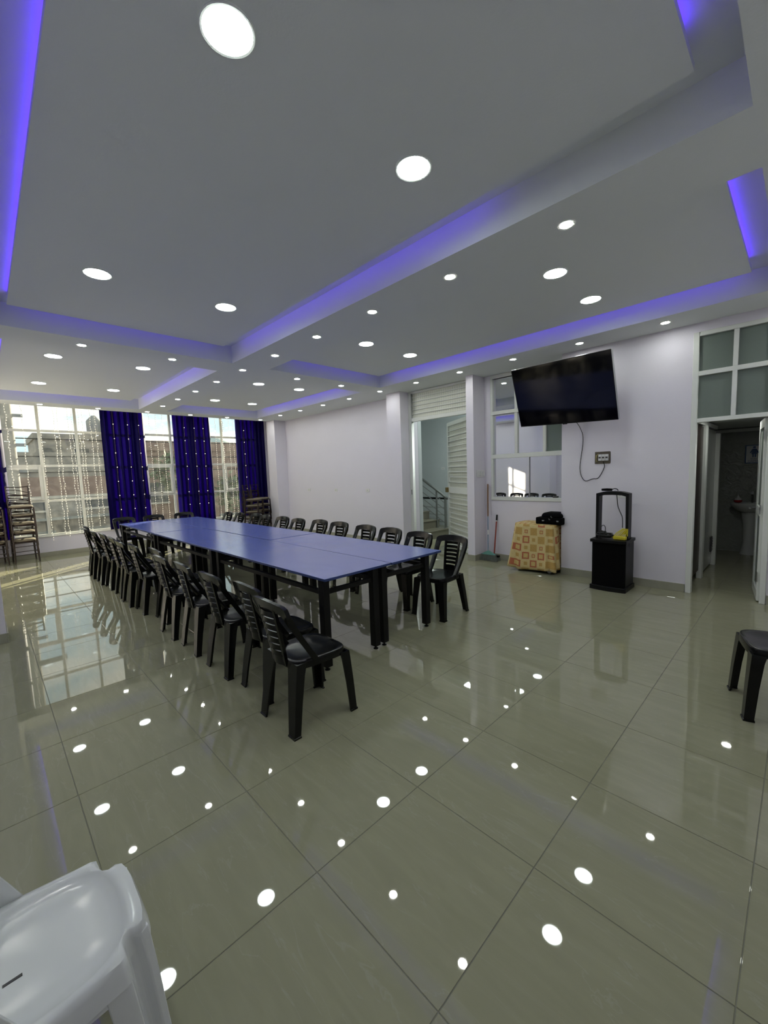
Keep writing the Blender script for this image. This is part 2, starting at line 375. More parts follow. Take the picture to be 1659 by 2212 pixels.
# coffered ceiling
CX = [(.13, 2.575), (3.125, 5.35)]; CY = [(.228, 5.5), (6.0, 10.16)]
mb = MB()
for y0, y1 in ((YB, CY[0][0]), (CY[0][1], CY[1][0]), (CY[1][1], YE)): mb.box(XL, XW, y0, y1, HS, HT)
for y0, y1 in CY:
    for x0, x1 in ((XL, CX[0][0]), (CX[0][1], CX[1][0]), (CX[1][1], XW)): mb.box(x0, x1, y0, y1, HS, HT)
    for x0, x1 in CX: mb.box(x0, x1, y0, y1, HC, HT)
ceiling = struct('ceiling', mb, 'ceiling_paint', 'white coffered ceiling with sunken lit panels', 'ceiling')
struct('ceiling_slab', bx(XL-.15, 9.5, -1.7, YW+.15, HT, HT+.15), 'ceiling_paint', 'plain slab above the coffers', 'ceiling')
IN = .185
panels = {}
for nx, (x0, x1) in zip(('left', 'right'), CX):
    for ny, (y0, y1) in zip(('near', 'far'), CY):
        where = {'leftnear': 'large near left', 'leftfar': 'far left', 'rightnear': 'near right', 'rightfar': 'far right'}[nx+ny]
        p = obj('ceiling_panel', bx(x0+IN, x1-IN, y0+IN, y1-IN, HP, HP+.035), 'ceiling_paint', ceiling)
        q = obj('panel_core', bx(x0+IN+.03, x1-IN-.03, y0+IN+.03, y1-IN-.03, HP+.035, HC), 'ceiling_paint', p)
        lx0, lx1, ly0, ly1 = x0+IN+.016, x1-IN-.016, y0+IN+.016, y1-IN-.016
        z0, z1 = HP+.036, HP+.055
        yn = 1.5 if (nx+ny) == 'leftnear' else ly0+.05
        led = thing('led_strip', 'violet blue light strip hidden in the %s ceiling coffer' % where, 'light strip', ((x0+x1)/2, (y0+y1)/2, HP), group='violet cove light strips')
        ox, oy = (x0+x1)/2, (y0+y1)/2
        def seg(a0, a1, b0, b1): obj('tape', bx(a0-ox, a1-ox, b0-oy, b1-oy, z0-HP, z1-HP), 'led_violet', led)
        if nx == 'left': seg(lx0-.004, lx0+.004, ly0+.05, ly1-.12)
        seg(lx1-.004, lx1+.004, yn, ly1-.12)
        seg(lx0+.1, lx1-.16, ly0-.004, ly0+.004); z1 = HP+.044; seg(lx0+.05, lx1-.05, ly1-.004, ly1+.004)

# ---------------------------------------------------------------- ceiling lamps
def make_lamp(big):
    R, rr = (.092, .103) if big else (.040, .056)
    root = thing('ceiling_light' if big else 'spotlight', '', 'light')
    n = 32 if big else 20
    obj('diffuser', MB().lathe([(R, -.004), (R*.98, -.0065), (.001, -.007)], n, cap=False), 'lamp_big' if big else 'lamp_small', root)
    obj('trim_ring', MB().lathe([(R, 0), (R, -.006), (rr*.97, -.008), (rr, -.004), (rr, 0)], n, cap=False), 'white_frame', root)
    return root
protoB = make_lamp(True); protoS = make_lamp(False); usedB = usedS = False
def put(big, x, y, label, group):
    global usedB, usedS
    if big: o_ = copy_tree(protoB) if usedB else protoB; usedB = True
    else: o_ = copy_tree(protoS) if usedS else protoS; usedS = True
    o_.location = (x, y, (HP if big else HS)-.0005); o_['label'] = label; o_['group'] = group
for xi, x in enumerate((.825, 1.89, 3.77, 4.63)):
    for yi, y in enumerate((1.61, 4.10, 7.04, 9.01)):
        cof = ('near left', 'far left')[yi//2] if xi < 2 else ('near right', 'far right')[yi//2]
        put(True, x, y, 'large round ceiling light in the %s coffer, %s pair, %s one' % (cof, ('nearer', 'farther')[yi % 2], ('left', 'right')[xi % 2]), 'large round ceiling lights')
SG = 'small round spotlights in the soffit'
for k in range(10):
    put(False, 2.835, 1.14+.92*k, 'small spotlight on the middle beam, %s from the camera end' % ORD[k], SG)
    put(False, 5.57, 1.15+.915*k, 'small spotlight on the border above the right wall, %s from the bathroom end' % ORD[k], SG)
    put(False, -.17, 1.15+.915*k, 'small spotlight above the left wall, %s from the camera end' % ORD[k], SG)
for k, x in enumerate((.94, 1.89, 3.755, 4.655)):
    put(False, x, 5.75, 'small spotlight on the cross beam, %s from the left' % ORD[k], SG)
for k, x in enumerate((.93, 1.87, 2.79, 3.72, 4.62, 5.54)):
    put(False, x, 10.38, 'small spotlight along the street window, %s from the left' % ORD[k], SG)
for k, x in enumerate((.93, 1.87, 2.83, 3.75, 4.66, 5.58)):
    put(False, x, -.1, 'small spotlight on the border behind the camera, %s from the left' % ORD[k], SG)

# ---------------------------------------------------------------- street window
win = thing('window_1', 'wide white framed street window of many panes', 'window', (0, YW, 0)); win['kind'] = 'structure'
fr_ = MB()
VX = [-.07, .29, .952, 1.60, 2.26, 2.91, 3.555, 4.22, 4.893, 5.50, 6.07]; HZ = [.46, 1.20, 1.955, 2.70, 3.31]
for x in VX: fr_.box(x-.024, x+.024, .02, .075, .44, 3.34)
for z_ in HZ: fr_.box(-.1, 6.1, .026, .069, z_-.024, z_+.024)
obj('window_frame', fr_, 'window_frame_paint', win)
obj('window_sill', bx(-.1, 6.1, -.02, .1, .425, .445), 'window_frame_paint', win, .004)
for i in range(len(VX)-1):
    for j in range(4):
        obj('pane', bx(VX[i]+.022, VX[i+1]-.022, .046, .050, HZ[j]+.022, HZ[j+1]-.022), 'window_glass', win)
for i in (1, 5, 8):                       # opening sashes in the second row
    x0, x1, z0, z1 = VX[i]+.024, VX[i+1]-.024, HZ[1]+.024, HZ[2]-.024
    s = MB()
    for a in ((x0, x0+.05, z0, z1), (x1-.05, x1, z0, z1), (x0+.05, x1-.05, z0, z0+.05), (x0+.05, x1-.05, z1-.05, z1)): s.box(a[0], a[1], .0, .03, a[2], a[3])
    so = obj('opening_sash', s, 'window_frame_paint', win, .003)
    obj('latch', bx((x0+x1)/2-.02, (x0+x1)/2+.03, -.02, 0, z0+.015, z0+.035), 'socket_dark', so)

# curtains of blue violet satin
def curtain(x0, x1, label, nf, z0=.47, seed=0):
    rnd = random.Random(seed); ph = [rnd.uniform(0, 6) for _ in range(4)]
    mb = MB(); nu, nv = nf*10, 14; wd = x1-x0
    def fn(u, v):
        a = .046*(1-.35*v)*math.sin(2*PI*nf*u+ph[0]+.5*math.sin(3*v+ph[1])) + .012*math.sin(2*PI*nf*2.3*u+ph[2])
        return (x0+u*wd+.012*math.sin(2*PI*nf*u*2+ph[3]), 11.285+a, z0+v*(3.36-z0))
    mb.grid(fn, nu, nv)
    o_ = obj('curtain', mb, 'curtain_satin', None, solid=.003, sharp=80)
    return tag(o_, label, 'curtain', 'blue violet satin curtains')
curtain(-.14, .36, 'blue satin curtain at the left edge of the window behind the stacked chairs', 5, .45, 1)
curtain(2.04, 2.93, 'wide dark blue curtain with three strings of lights beside the widest glass', 7, .45, 2)
curtain(3.60, 4.53, 'violet blue curtain hanging in the middle of the three right curtains', 7, .45, 3)
curtain(5.24, 6.13, 'dark violet curtain beside the far corner pillar behind stacked chairs', 7, .45, 4)
for nm, x0, x1 in (('whole', -.14, 6.13),):
    rod = obj('curtain_rod', MB().tube([(x0, 11.285, 3.385), (x1, 11.285, 3.385)], .012), 'grey_metal'); tag(rod, 'thin metal rod carrying the blue curtains', 'curtain rod')

def light_string(x, y, z0, z1, step, label, name='light_string', wob=.012, r=.0035, br=.011, cord='cord_white', seed=0, hook=0):
    rnd = random.Random(seed); t_ = thing(name, label, 'fairy lights', (x, y, z1), group='hanging fairy light strings')
    n = max(6, int((z1-z0)/.08)); path = [(0, hook, .045)]*(1 if hook else 0) + [(rnd.uniform(-wob, wob), 0, -(z1-z0)*i/n) for i in range(n+1)]
    obj('cord', MB().tube(path, r, 5), cord, t_)
    bm_ = MB(); z_ = .12
    while z_ < z1-z0:
        i = min(n, int(z_/(z1-z0)*n)); px = path[i][0]
        bm_.lathe([(.001, br), (br*.8, br*.6), (br, 0), (br*.8, -br*.6), (.001, -br)], 8, (px, -.008, -z_), cap=False); z_ += step
    bo = obj('bulbs', bm_, 'bulb_warm', t_); bo['kind'] = 'stuff'
for k, (c, xs_) in enumerate((('the wide blue curtain', (2.28, 2.57, 2.80)), ('the middle violet curtain', (3.84, 4.09, 4.32)), ('the corner curtain', (5.45,)))):
    for j, x in enumerate(xs_):
        light_string(x, 11.222, .62, 3.34, .33, 'string of tiny warm lights on %s%s' % (c, ', %s from the left' % ORD[j] if len(xs_) > 1 else ''), wob=.004, r=.002, br=.009, cord='brass', seed=k*7+j, hook=.06)
wr = tag(obj('hanging_wire', MB().tube([(XL, 11.362, 3.333), (XW, 11.362, 3.333)], .004, 6), 'grey_metal'), 'thin wire under the window head carrying the fairy lights', 'wire')
gx = [(.46, .5), (.70, .55), (.99, .33), (1.22, .42), (1.29, .36), (1.47, .43), (1.53, .45), (1.66, .42), (1.72, .40), (1.87, .55), (1.96, .6)]
for j, (x, z_) in enumerate(gx):
    light_string(x, 11.362, z_, 3.33, .055, 'white fairy light string on the widest glass, %s from the left' % ORD[j], wob=.012, r=.003, br=.0055, seed=40+j)
for j, x in enumerate((3.07, 3.22, 3.37)):
    light_string(x, 11.362, .5, 3.33, .055, 'white fairy light string left of the middle curtain, %s from the left' % ORD[j], wob=.008, r=.003, br=.0055, seed=60+j)
for j, x in enumerate((4.70, 4.90, 5.08, 5.2)):
    light_string(x, 11.362, .5, 3.33, .055, 'white fairy light string left of the corner curtain, %s from the left' % ORD[j], wob=.02 if j == 1 else .008, r=.006 if j == 1 else .003, br=.0075 if j == 1 else .0055, seed=70+j)

# ---------------------------------------------------------------- inner window with reflective panes
iw = thing('window_2', 'white framed inner window with mirror like panes behind the television', 'window', (6.24, 0, 0)); iw['kind'] = 'structure'
f_ = MB()
for y0, y1, z0, z1 in ((2.42, 3.745, 1.022, 1.082), (2.42, 3.745, 1.725, 1.795), (2.42, 3.745, 2.45, 2.51), (2.42, 3.745, 3.04, 3.104), (3.705, 3.745, 1.082, 1.725), (3.705, 3.745, 1.795, 2.45), (3.705, 3.745, 2.51, 3.04), (3.26, 3.31, 1.795, 2.45), (2.79, 2.84, 1.795, 2.45), (3.26, 3.31, 2.51, 3.04), (2.79, 2.84, 2.51, 3.04)):
    f_.box(-.012, .05, y0, y1, z0, z1)
obj('window_frame', f_, 'white_frame', iw, .003)
for y0, y1, z0, z1 in ((3.31, 3.705, 1.795, 2.45), (2.84, 3.26, 1.795, 2.45), (2.42, 2.79, 1.795, 2.45), (3.31, 3.705, 2.51, 3.04), (2.84, 3.26, 2.51, 3.04), (2.42, 2.79, 2.51, 3.04)):
    obj('pane', bx(.018, .024, y0, y1, z0, z1), 'green_glass' if (y0 == 2.42 and z0 < 2) else 'mirror_glass', iw)
a_ = obj('sliding_pane', bx(.012, .018, 3.075, 3.705, 1.082, 1.725), 'mirror_glass', iw)
obj('pane_edge', bx(.008, .02, 3.068, 3.076, 1.082, 1.725), 'grey_metal', a_)
obj('sliding_pane', bx(.026, .032, 2.42, 3.10, 1.082, 1.725), 'mirror_glass', iw)
obj('window_latch', bx(-.01, .01, 2.62, 2.68, 1.082, 1.105), 'socket_dark', iw)
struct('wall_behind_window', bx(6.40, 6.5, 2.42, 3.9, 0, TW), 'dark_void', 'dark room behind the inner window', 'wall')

# ---------------------------------------------------------------- bathroom door with transom
d1 = thing('door_1', 'white framed bathroom door standing open with frosted transom above', 'door', (XR, 0, 0)); d1['kind'] = 'structure'
f_ = MB()
for y0, y1, z0, z1 in ((.885, .94, 0, 3.0), (.235, .285, 0, 3.0), (.285, .885, 2.955, 3.0), (.285, .885, 2.0, 2.045), (.285, .885, 2.52, 2.57), (.548, .59, 2.045, 2.52), (.548, .59, 2.57, 2.955)):
    f_.box(-.018, .07, y0, y1, z0, z1)
obj('door_frame', f_, 'white_frame', d1, .003)
for y0, y1 in ((.59, .885), (.285, .548)):
    for z0, z1 in ((2.045, 2.52), (2.57, 2.955)): obj('transom_pane', bx(.02, .026, y0, y1, z0, z1), 'frosted', d1)
leaf = bpy.data.objects.new('door_leaf', None); COL.objects.link(leaf); leaf.parent = d1; leaf.location = (.05, .292, 0); leaf.rotation_euler = (0, 0, math.radians(7))
lw = .60
l_ = MB()
for x0, x1, z0, z1 in ((0, .07, .012, 1.99), (lw-.07, lw, .012, 1.99), (.07, lw-.07, .012, .12), (.07, lw-.07, 1.90, 1.99), (.07, lw-.07, .93, 1.03)): l_.box(x0, x1, -.02, .02, z0, z1)
obj('leaf_frame', l_, 'white_frame', leaf, .003)
for z0, z1 in ((.12, .93), (1.03, 1.90)): obj('glass_panel', bx(.07, lw-.07, -.004, .004, z0, z1), 'frosted', leaf)
h_ = MB().tube([(lw-.04, .02, .99), (lw-.04, .065, .99), (lw-.06, .078, .99), (lw-.15, .078, .99)], .009); obj('lever_handle', h_, 'steel', leaf)
for z_ in (.28, 1.02, 1.82): obj('hinge', bx(-.02, .045, .02, .026, z_-.05, z_+.05), 'grey_metal', leaf)

# bathroom shell
struct('wall_bathroom_end', bx(9.15, 9.3, YB, 2.28, 0, 2.35), 'bath_tile', 'embossed pale tile wall at the end of the bathroom', 'wall')
struct('ceiling_bathroom', bx(XR+.14, 9.3, YB, 2.28, 2.10, 2.2), 'ceiling_paint', 'low bathroom ceiling', 'ceiling')
struct('trim_1', bx(9.11, 9.15, YB, 2.28, 2.03, 2.08), 'white_frame', 'white strip along the top of the bathroom end wall', 'trim')
struct('wall_bathroom_side', bx(XR+.14, 9.15, 1.62, 1.7, 0, 2.1), 'bath_tile', 'tile wall at the back of the toilet cubicles', 'wall')
cub = thing('toilet_cubicle', 'pale toilet cubicle partition with door ajar inside the bathroom', 'partition', (6.10, .93, 0))
obj('dark_door', bx(.0, .60, 0, .03, .12, 2.0), 'brown_wood', cub); obj('post', bx(.64, .76, -.03, .03, 0, 2.02), 'white_frame', cub, .004)
obj('panel', bx(.78, 1.66, .0, .03, .03, 2.0), 'partition_white', cub, .004); obj('post', bx(1.66, 1.74, -.05, .03, 0, 1.96), 'white_frame', cub, .004)
obj('head_rail', bx(0, 1.74, -.01, .03, 2.02, 2.07), 'white_frame', cub)
g_ = MB(); g_.box(1.50, 1.64, -.012, 0, .22, .44)
gr = obj('vent_grille', g_, 'socket_dark', cub)
for k in range(5): obj('louvre', bx(1.505, 1.635, -.018, -.012, .24+k*.04, .252+k*.04), 'dark_void', gr)
bs = thing('wash_basin', 'white pedestal wash basin against the end wall of the bathroom', 'basin', (8.93, .60, 0))
obj('bowl', MB().loft([[(.20*s_*math.cos(a)*(1 if math.cos(a) < 0 else .9), .25*s_*math.sin(a), z_) for a in [2*PI*k/28 for k in range(28)]] for s_, z_ in ((.35, .70), (.7, .74), (.97, .82), (1, .85), (.95, .86), (.8, .845), (.4, .77), (.05, .765))]), 'white_ceramic', bs)
obj('pedestal', MB().lathe([(.11, 0), (.10, .03), (.075, .2), (.08, .5), (.11, .70)], 20, (.05, 0, 0)), 'white_ceramic', bs)
fa = obj('tap', MB().tube([(.13, -.02, .85), (.13, -.02, .95), (.11, -.02, .985), (.05, -.02, .985), (.03, -.02, .96)], .011), 'steel', bs)
obj('tap_lever', bx(.12, .15, -.03, -.01, .985, 1.04), 'steel', fa)
sp = thing('soap_bottle', 'round bottle of red liquid soap on the wash basin', 'bottle', (8.88, .745, .861))
obj('liquid', MB().lathe([(.03, 0), (.05, .01), (.055, .035), (.052, .045)], 18), 'red_soap', sp)
obj('bottle_top', MB().lathe([(.052, .046), (.045, .07), (.02, .09), (.014, .11), (.006, .115), (.006, .14)], 18), 'clear_plastic', sp)
sg = thing('restroom_sign', 'white and blue women restroom sign on the bathroom end wall', 'sign', (9.148, .59, 1.50))
obj('board', bx(-.006, 0, -.115, .115, 0, .30), 'sign_white', sg)
b_ = MB()
for y0, y1, z0, z1 in ((-.115, .115, 0, .012), (-.115, .115, .288, .30), (-.115, -.10, .012, .288), (.10, .115, .012, .288)): b_.box(-.0075, -.006, y0, y1, z0, z1)
obj('border', b_, 'sign_blue', sg)
fg = MB(); ex = lambda pts: fg.loft([[(-.0078, y, z_) for y, z_ in pts], [(-.006, y, z_) for y, z_ in pts]])
ex([(.02*math.cos(a), .262+.016*math.sin(a)) for a in [2*PI*k/16 for k in range(16)]])
ex([(-.022, .24), (.022, .24), (.032, .225), (.055, .172), (.042, .165), (.026, .19), (.04, .15), (-.04, .15), (-.026, .19), (-.042, .165), (-.055, .172), (-.032, .225)])
ex([(.006, .15), (.024, .15), (.022, .10), (.006, .10)]); ex([(-.024, .15), (-.006, .15), (-.006, .10), (-.022, .10)])
obj('pictogram', fg, 'sign_blue', sg)
def lettering(txt, size, loc, parent, material, rot):
    cu = bpy.data.curves.new('lettering', 'FONT'); cu.body = txt; cu.size = size; cu.align_x = 'CENTER'; cu.extrude = .0006
    o_ = bpy.data.objects.new('lettering', cu); COL.objects.link(o_)
    me = bpy.data.meshes.new_from_object(o_); bpy.data.objects.remove(o_)
    me.materials.clear(); me.materials.append(MATS[material])
    q = bpy.data.objects.new('lettering', me); COL.objects.link(q); q.parent = parent; q.location = loc; q.rotation_euler = rot
    return q
lettering('SS.HH.', .032, (-.0075, 0, .062), sg, 'sign_blue', (PI/2, 0, -PI/2))
lettering('DAMAS', .045, (-.0075, 0, .022), sg, 'sign_blue', (PI/2, 0, -PI/2))

o_ = copy_tree(protoS); o_.location = (6.55, .55, 2.0995); o_.scale = (1.15, 1.15, 1); o_['label'] = 'small dim spotlight in the bathroom ceiling behind the door head'; o_['group'] = 'bathroom light'
# ---------------------------------------------------------------- stair doorway
d2 = thing('door_2', 'white metal door of slats and patterned glass standing open to the stairs', 'door', (6.15, 0, 0)); d2['kind'] = 'structure'
f_ = MB()
for y0, y1, z0, z1 in ((5.44, 5.52, 0, 3.10), (4.01, 4.06, 0, 3.10), (4.06, 5.44, 2.53, 2.60), (4.06, 5.44, 3.06, 3.10)): f_.box(-.02, .05, y0, y1, z0, z1)
obj('door_frame', f_, 'white_frame', d2, .003)
obj('transom_glass', bx(.022, .03, 4.06, 5.44, 2.60, 3.06), 'pattern_glass_transom', d2)
for k in range(1, 6): obj('slat', bx(.0, .02, 4.06, 5.44, 2.60+k*.078-.006, 2.60+k*.078+.006), 'white_frame', d2)
st_ = obj('strike_plate', bx(-.022, -.018, 5.47, 5.485, 1.10, 1.20), 'socket_dark', d2)
leaf = bpy.data.objects.new('door_leaf', None); COL.objects.link(leaf); leaf.parent = d2
leaf.location = (.055, 4.10, 0); ang = math.atan2(5.13-4.10, 6.88-6.20); leaf.rotation_euler = (0, 0, ang)
lw = 1.24
l_ = MB()
for x0, x1, z0, z1 in ((0, .06, .012, 2.51), (lw-.06, lw, .012, 2.51), (.06, lw-.06, .012, .09), (.06, lw-.06, 2.44, 2.51), (.06, lw-.06, 1.10, 1.22)): l_.box(x0, x1, -.02, .02, z0, z1)
obj('leaf_frame', l_, 'white_frame', leaf, .003)
for z0, z1, n in ((.09, 1.10, 10), (1.22, 2.44, 12)):
    obj('glass_panel', bx(.06, lw-.06, -.012, -.006, z0, z1), 'pattern_glass', leaf)
    for k in range(1, n): obj('slat', bx(.06, lw-.06, -.002, .018, z0+(z1-z0)*k/n-.008, z0+(z1-z0)*k/n+.008), 'white_frame', leaf)
obj('lock', bx(lw-.05, lw+.02, .02, .07, 1.11, 1.21), 'brass', leaf, .006)
# stairwell
S_ = 'stair_paint'
struct('wall_stair_end', bx(9.35, 9.5, 3.9, 9.0, -1.0, TW), S_, 'blue grey wall behind the staircase', 'wall')
struct('wall_stair_near', bx(6.40, 9.35, 3.9, 4.0, 0, TW), S_, 'blue grey side wall of the stairwell', 'wall')
struct('wall_stair_return', bx(6.42, 6.52, 5.53, 9.0, 0, TW), S_, 'blue grey wall beside the flight of stairs', 'wall')
struct('wall_stair_far', bx(6.52, 9.35, 8.9, 9.0, 0, TW), S_, 'blue grey wall at the top of the stairs', 'wall')
stp = thing('staircase', 'beige stone staircase going up behind the slatted door', 'stairs', (6.53, 5.88, 0))
for k in range(9):
    st_ = obj('step', bx(0, 1.37, .31*k, .31*k+.33, 0 if k < 2 else .19*(k-1), .19*(k+1)-.025), 'step_stone', stp, .003)
    obj('tread', bx(0, 1.385, .31*k-.015, .31*k+.32, .19*(k+1)-.025, .19*(k+1)), 'step_stone', st_, .006)
rl = thing('stair_railing', 'brushed steel railing with thin rods climbing beside the stairs', 'railing', (7.80, 5.88, 0))
zs = lambda y: .92+y*.605
obj('handrail', MB().tube([(0, -.14, .885), (0, -.06, .89), (0, .04, zs(.04)-.01)] + [(0, y, zs(y)) for y in (.15, .9, 2.4)], .03, 12), 'steel', rl)
for y, zb in ((.05, .19), (.30, .19), (1.23, .76), (2.16, 1.33)):
    p_ = obj('post', MB().tube([(0, y, zb), (0, y, zs(y)-.02)], .022, 12), 'steel', rl); obj('base_flange', MB().lathe([(.045, 0), (.045, .012), (.024, .018)], 16, (0, y, zb)), 'steel', p_)
for k in range(4): obj('rod', MB().tube([(0, .05, zs(.05)-.16-.16*k), (0, 2.4, zs(2.4)-.16-.16*k)], .009, 6), 'steel', rl)
gl_ = thing('landing_railing', 'steel guard rail with horizontal rods on the landing behind the stairs', 'railing', (9.0, 6.78, 0))
obj('handrail', MB().bar((0, 0, .80), (0, 1.12, .80), .05, .05), 'black_metal', gl_)
for y in (.03, 1.08): obj('post', MB().tube([(0, y, 0), (0, y, .79)], .02, 10), 'steel', gl_)
for k in range(3): obj('rod', MB().tube([(0, .0, .15+.2*k), (0, 1.12, .15+.2*k)], .008, 6), 'steel', gl_)
o_ = copy_tree(protoB); o_.location = (7.7, 5.0, HT-.001); o_.scale = (3.8, 3.8, 1); o_['label'] = 'round ceiling light above the staircase landing'; o_['group'] = 'stairwell light'

# ---------------------------------------------------------------- blue tables
TY = [2.515, 4.68, 6.88, 9.10]
FR = [(1.84, 2.37), (2.475, 3.07)]; TX = [(1.795, 2.514), (2.528, 3.236)]
for c in range(2):
    for k in range(3):
        cx_, cy_ = sum(TX[c])/2, (TY[k]+TY[k+1])/2
        t_ = thing('folding_table', 'blue topped table with black steel frame, %s in the %s row' % (('nearest', 'middle', 'farthest')[k], ('left', 'right')[c]), 'table', (cx_, cy_, 0), group='blue tables pushed together')
        hw = (TX[c][1]-TX[c][0])/2; hl = (TY[k+1]-TY[k])/2-.005
        zt = .76-.002*((k+c) % 2)
        tp = obj('tabletop', bx(-hw, hw, -hl, hl, zt-.022, zt), 'blue_top', t_, .003)
        tp.data.materials.append(MATS['blue_edge'])
        for p_ in tp.data.polygons:
            if abs(p_.normal.z) < .5: p_.material_index = 1
        lx = [FR[c][0]-cx_, FR[c][1]-cx_]; ly = [-hl+.08, hl-.10]
        for x in lx:
            for y in ly:
                lg = obj('leg', bx(x-.032, x+.032, y-.032, y+.032, .03, zt-.022), 'black_metal', t_, .004)
                obj('foot', MB().lathe([(.022, 0), (.022, .006), (.008, .012), (.008, .032)], 12, (x, y, 0)), 'black_metal', lg)
        for x in lx: obj('side_rail', bx(x-.016, x+.016, ly[0]+.032, ly[1]-.032, .615, .65), 'black_metal', t_)
        for y in ly: obj('end_rail', bx(lx[0]+.032, lx[1]-.032, y-.016, y+.016, .615, .65), 'black_metal', t_)

# ---------------------------------------------------------------- black plastic chairs
def lsec(ox, oy, z_, sx, sy, a, b_, th=.013):
    P = [(ox, oy), (ox-sx*a, oy), (ox-sx*a, oy-sy*th), (ox-sx*th, oy-sy*th), (ox-sx*th, oy-sy*b_), (ox, oy-sy*b_)]
    if sx*sy < 0: P = P[::-1]
    return [(x, y, z_) for x, y in P]
def bsurf(x, z_): return -.175-(z_-.43)*.20-.028*(1-(x/.2)**2)
def seat_rings(n, hx0, hx1, hy, spec):
    R = []
    for sc, z_ in spec:
        ring = []
        for k in range(n):
            a = 2*PI*k/n; c, s_ = math.cos(a), math.sin(a); e_ = 2/4.2
            y = math.copysign(abs(s_)**e_, s_)*hy*sc; h_ = hx0+(hx1-hx0)*(y/hy+1)/2
            ring.append((math.copysign(abs(c)**e_, c)*h_*sc, y, z_-.006*max(0, y/hy)**3))
        R.append(ring)
    return R
def make_chair():
    t_ = thing('plastic_chair', '', 'chair')
    obj('seat', MB().loft(seat_rings(40, .178, .200, .20, ((.94, .392), (1, .392), (1, .428), (.985, .438), (.94, .441), (.84, .435), (.55, .427), (.15, .425)))), 'black_plastic', t_)
    for sx in (-1, 1):
        R = []
        for z_, ox, oy, a, b_ in ((.405, .196, .194, .10, .07), (.36, .199, .198, .082, .062), (.2, .208, .21, .068, .054), (.012, .216, .221, .056, .048), (.010, .221, .226, .064, .056), (0, .221, .226, .064, .056)):
            R.append(lsec(sx*ox, oy, z_, sx, 1, a, b_))
        obj('leg', MB().loft(R), 'black_plastic', t_)
        R = []
        for z_, ox, oy, a, b_ in ((.43, .182, -.19, .112, .07), (.36, .186, -.20, .098, .058), (.2, .197, -.224, .083, .05), (.012, .208, -.248, .068, .044), (.010, .212, -.252, .074, .05), (0, .212, -.252, .074, .05)):
            R.append(lsec(sx*ox, oy, z_, sx, -1, a, b_))
        obj('leg', MB().loft(R), 'black_plastic', t_)
    outer = [(.184, .40), (.190, .50), (.198, .60), (.204, .70), (.205, .762), (.198, .792), (.176, .808), (.10, .822), (0, .828)]
    inner = [(.146, .40), (.149, .50), (.151, .60), (.153, .69), (.152, .722), (.147, .740), (.134, .751), (.09, .757), (0, .762)]
    outer = outer + [(-x, z_) for x, z_ in outer[-2::-1]]; inner = inner + [(-x, z_) for x, z_ in inner[-2::-1]]
    th = .009; R = []
    ysf = lambda x, z_: bsurf(x, z_)+(.15*((.76-z_)/.36)**1.25 if z_ < .76 and abs(x) > .115 else 0)   # the side bars run forward to the seat edge
    for (ax, az), (bx_, bz) in zip(outer, inner):
        m_ = ((ax+bx_)/2, (az+bz)/2)
        R.append([(ax, ysf(ax, az)+th, az), (ax, ysf(ax, az)-th*(3.6 if az < .75 else 2.0), az), (m_[0], ysf(*m_)-th*1.35, m_[1]), (bx_, ysf(bx_, bz)-th, bz), (bx_, ysf(bx_, bz)+th, bz), (m_[0], ysf(*m_)+th*1.2, m_[1])])
    mb = MB().loft(R)
    for sx in (-1, 1):
        R = []
        for z_, xo in ((.40, .078), (.5, .086), (.62, .093), (.77, .100)):
            xa, xb = sx*xo, sx*(xo-.02)
            R.append([(xa, bsurf(xa, z_)+.009, z_), (xa, bsurf(xa, z_)-.011, z_), (xb, bsurf(xb, z_)-.011, z_), (xb, bsurf(xb, z_)+.009, z_)])
        mb.loft(R)
    bk = obj('backrest', mb, 'black_plastic', t_)
    for k in range(8):
        zc = .435+.0435*k; hw = .067+.02*k/7; hh = .0155 if k else .03; R = []
        for i in range(9):
            x = -hw+2*hw*i/8; bulge = .014*(1-(x/hw)**2)
            R.append([(x, bsurf(x, zc+hh)+.006-bulge, zc+hh), (x, bsurf(x, zc+hh)-.005-bulge, zc+hh), (x, bsurf(x, zc-hh)-.012-bulge, zc-hh), (x, bsurf(x, zc-hh)-.001-bulge, zc-hh)])
        obj('slat', MB().loft(R), 'black_plastic', bk)
    return t_
chair0 = make_chair(); first = True
def place_chair(x, y, rz, label, group):
    global first
    c = chair0 if first else copy_tree(chair0); first = False
    c.location = (x, y, 0); c.rotation_euler = (0, 0, rz); c['label'] = label; c['group'] = group
CG = 'black plastic chairs around the blue tables'
LC = [(2.23, 0), (2.69, .08), (3.24, .035), (3.85, .03), (4.41, .01), (4.94, .11), (5.48, .03), (5.96, -.01), (6.50, .01), (7.10, .01), (7.58, -.02), (8.15, -.03), (8.68, .04)]
for k, (y, dx) in enumerate(LC):
    place_chair(1.424+dx, y, -PI/2+random.uniform(-.03, .03), 'black plastic chair on the left side of the blue tables, %s from the camera' % ORD[k], CG)
RC = [(2.74, 0), (3.25, .02), (3.81, .09), (4.32, .11), (4.98, .16), (5.53, .18), (6.05, .10), (6.62, .14), (7.25, .12), (7.76, .2), (8.30, .1), (8.76, .05)]
for k, (y, dx) in enumerate(RC):
    place_chair(3.473+dx, y, PI/2+random.uniform(-.04, .04), 'black plastic chair on the right side of the blue tables, %s from the camera' % ORD[k], CG)
for k, x in enumerate((2.04, 2.59, 3.20)):
    place_chair(x, 9.58, PI+(.05, .02, -.03)[k], 'black plastic chair at the far end of the blue tables, %s' % ('left one', 'middle one', 'right one')[k], CG)
place_chair(3.397, .034, .27, 'black plastic chair cut off by the right picture edge near the bathroom', 'lone black chair')

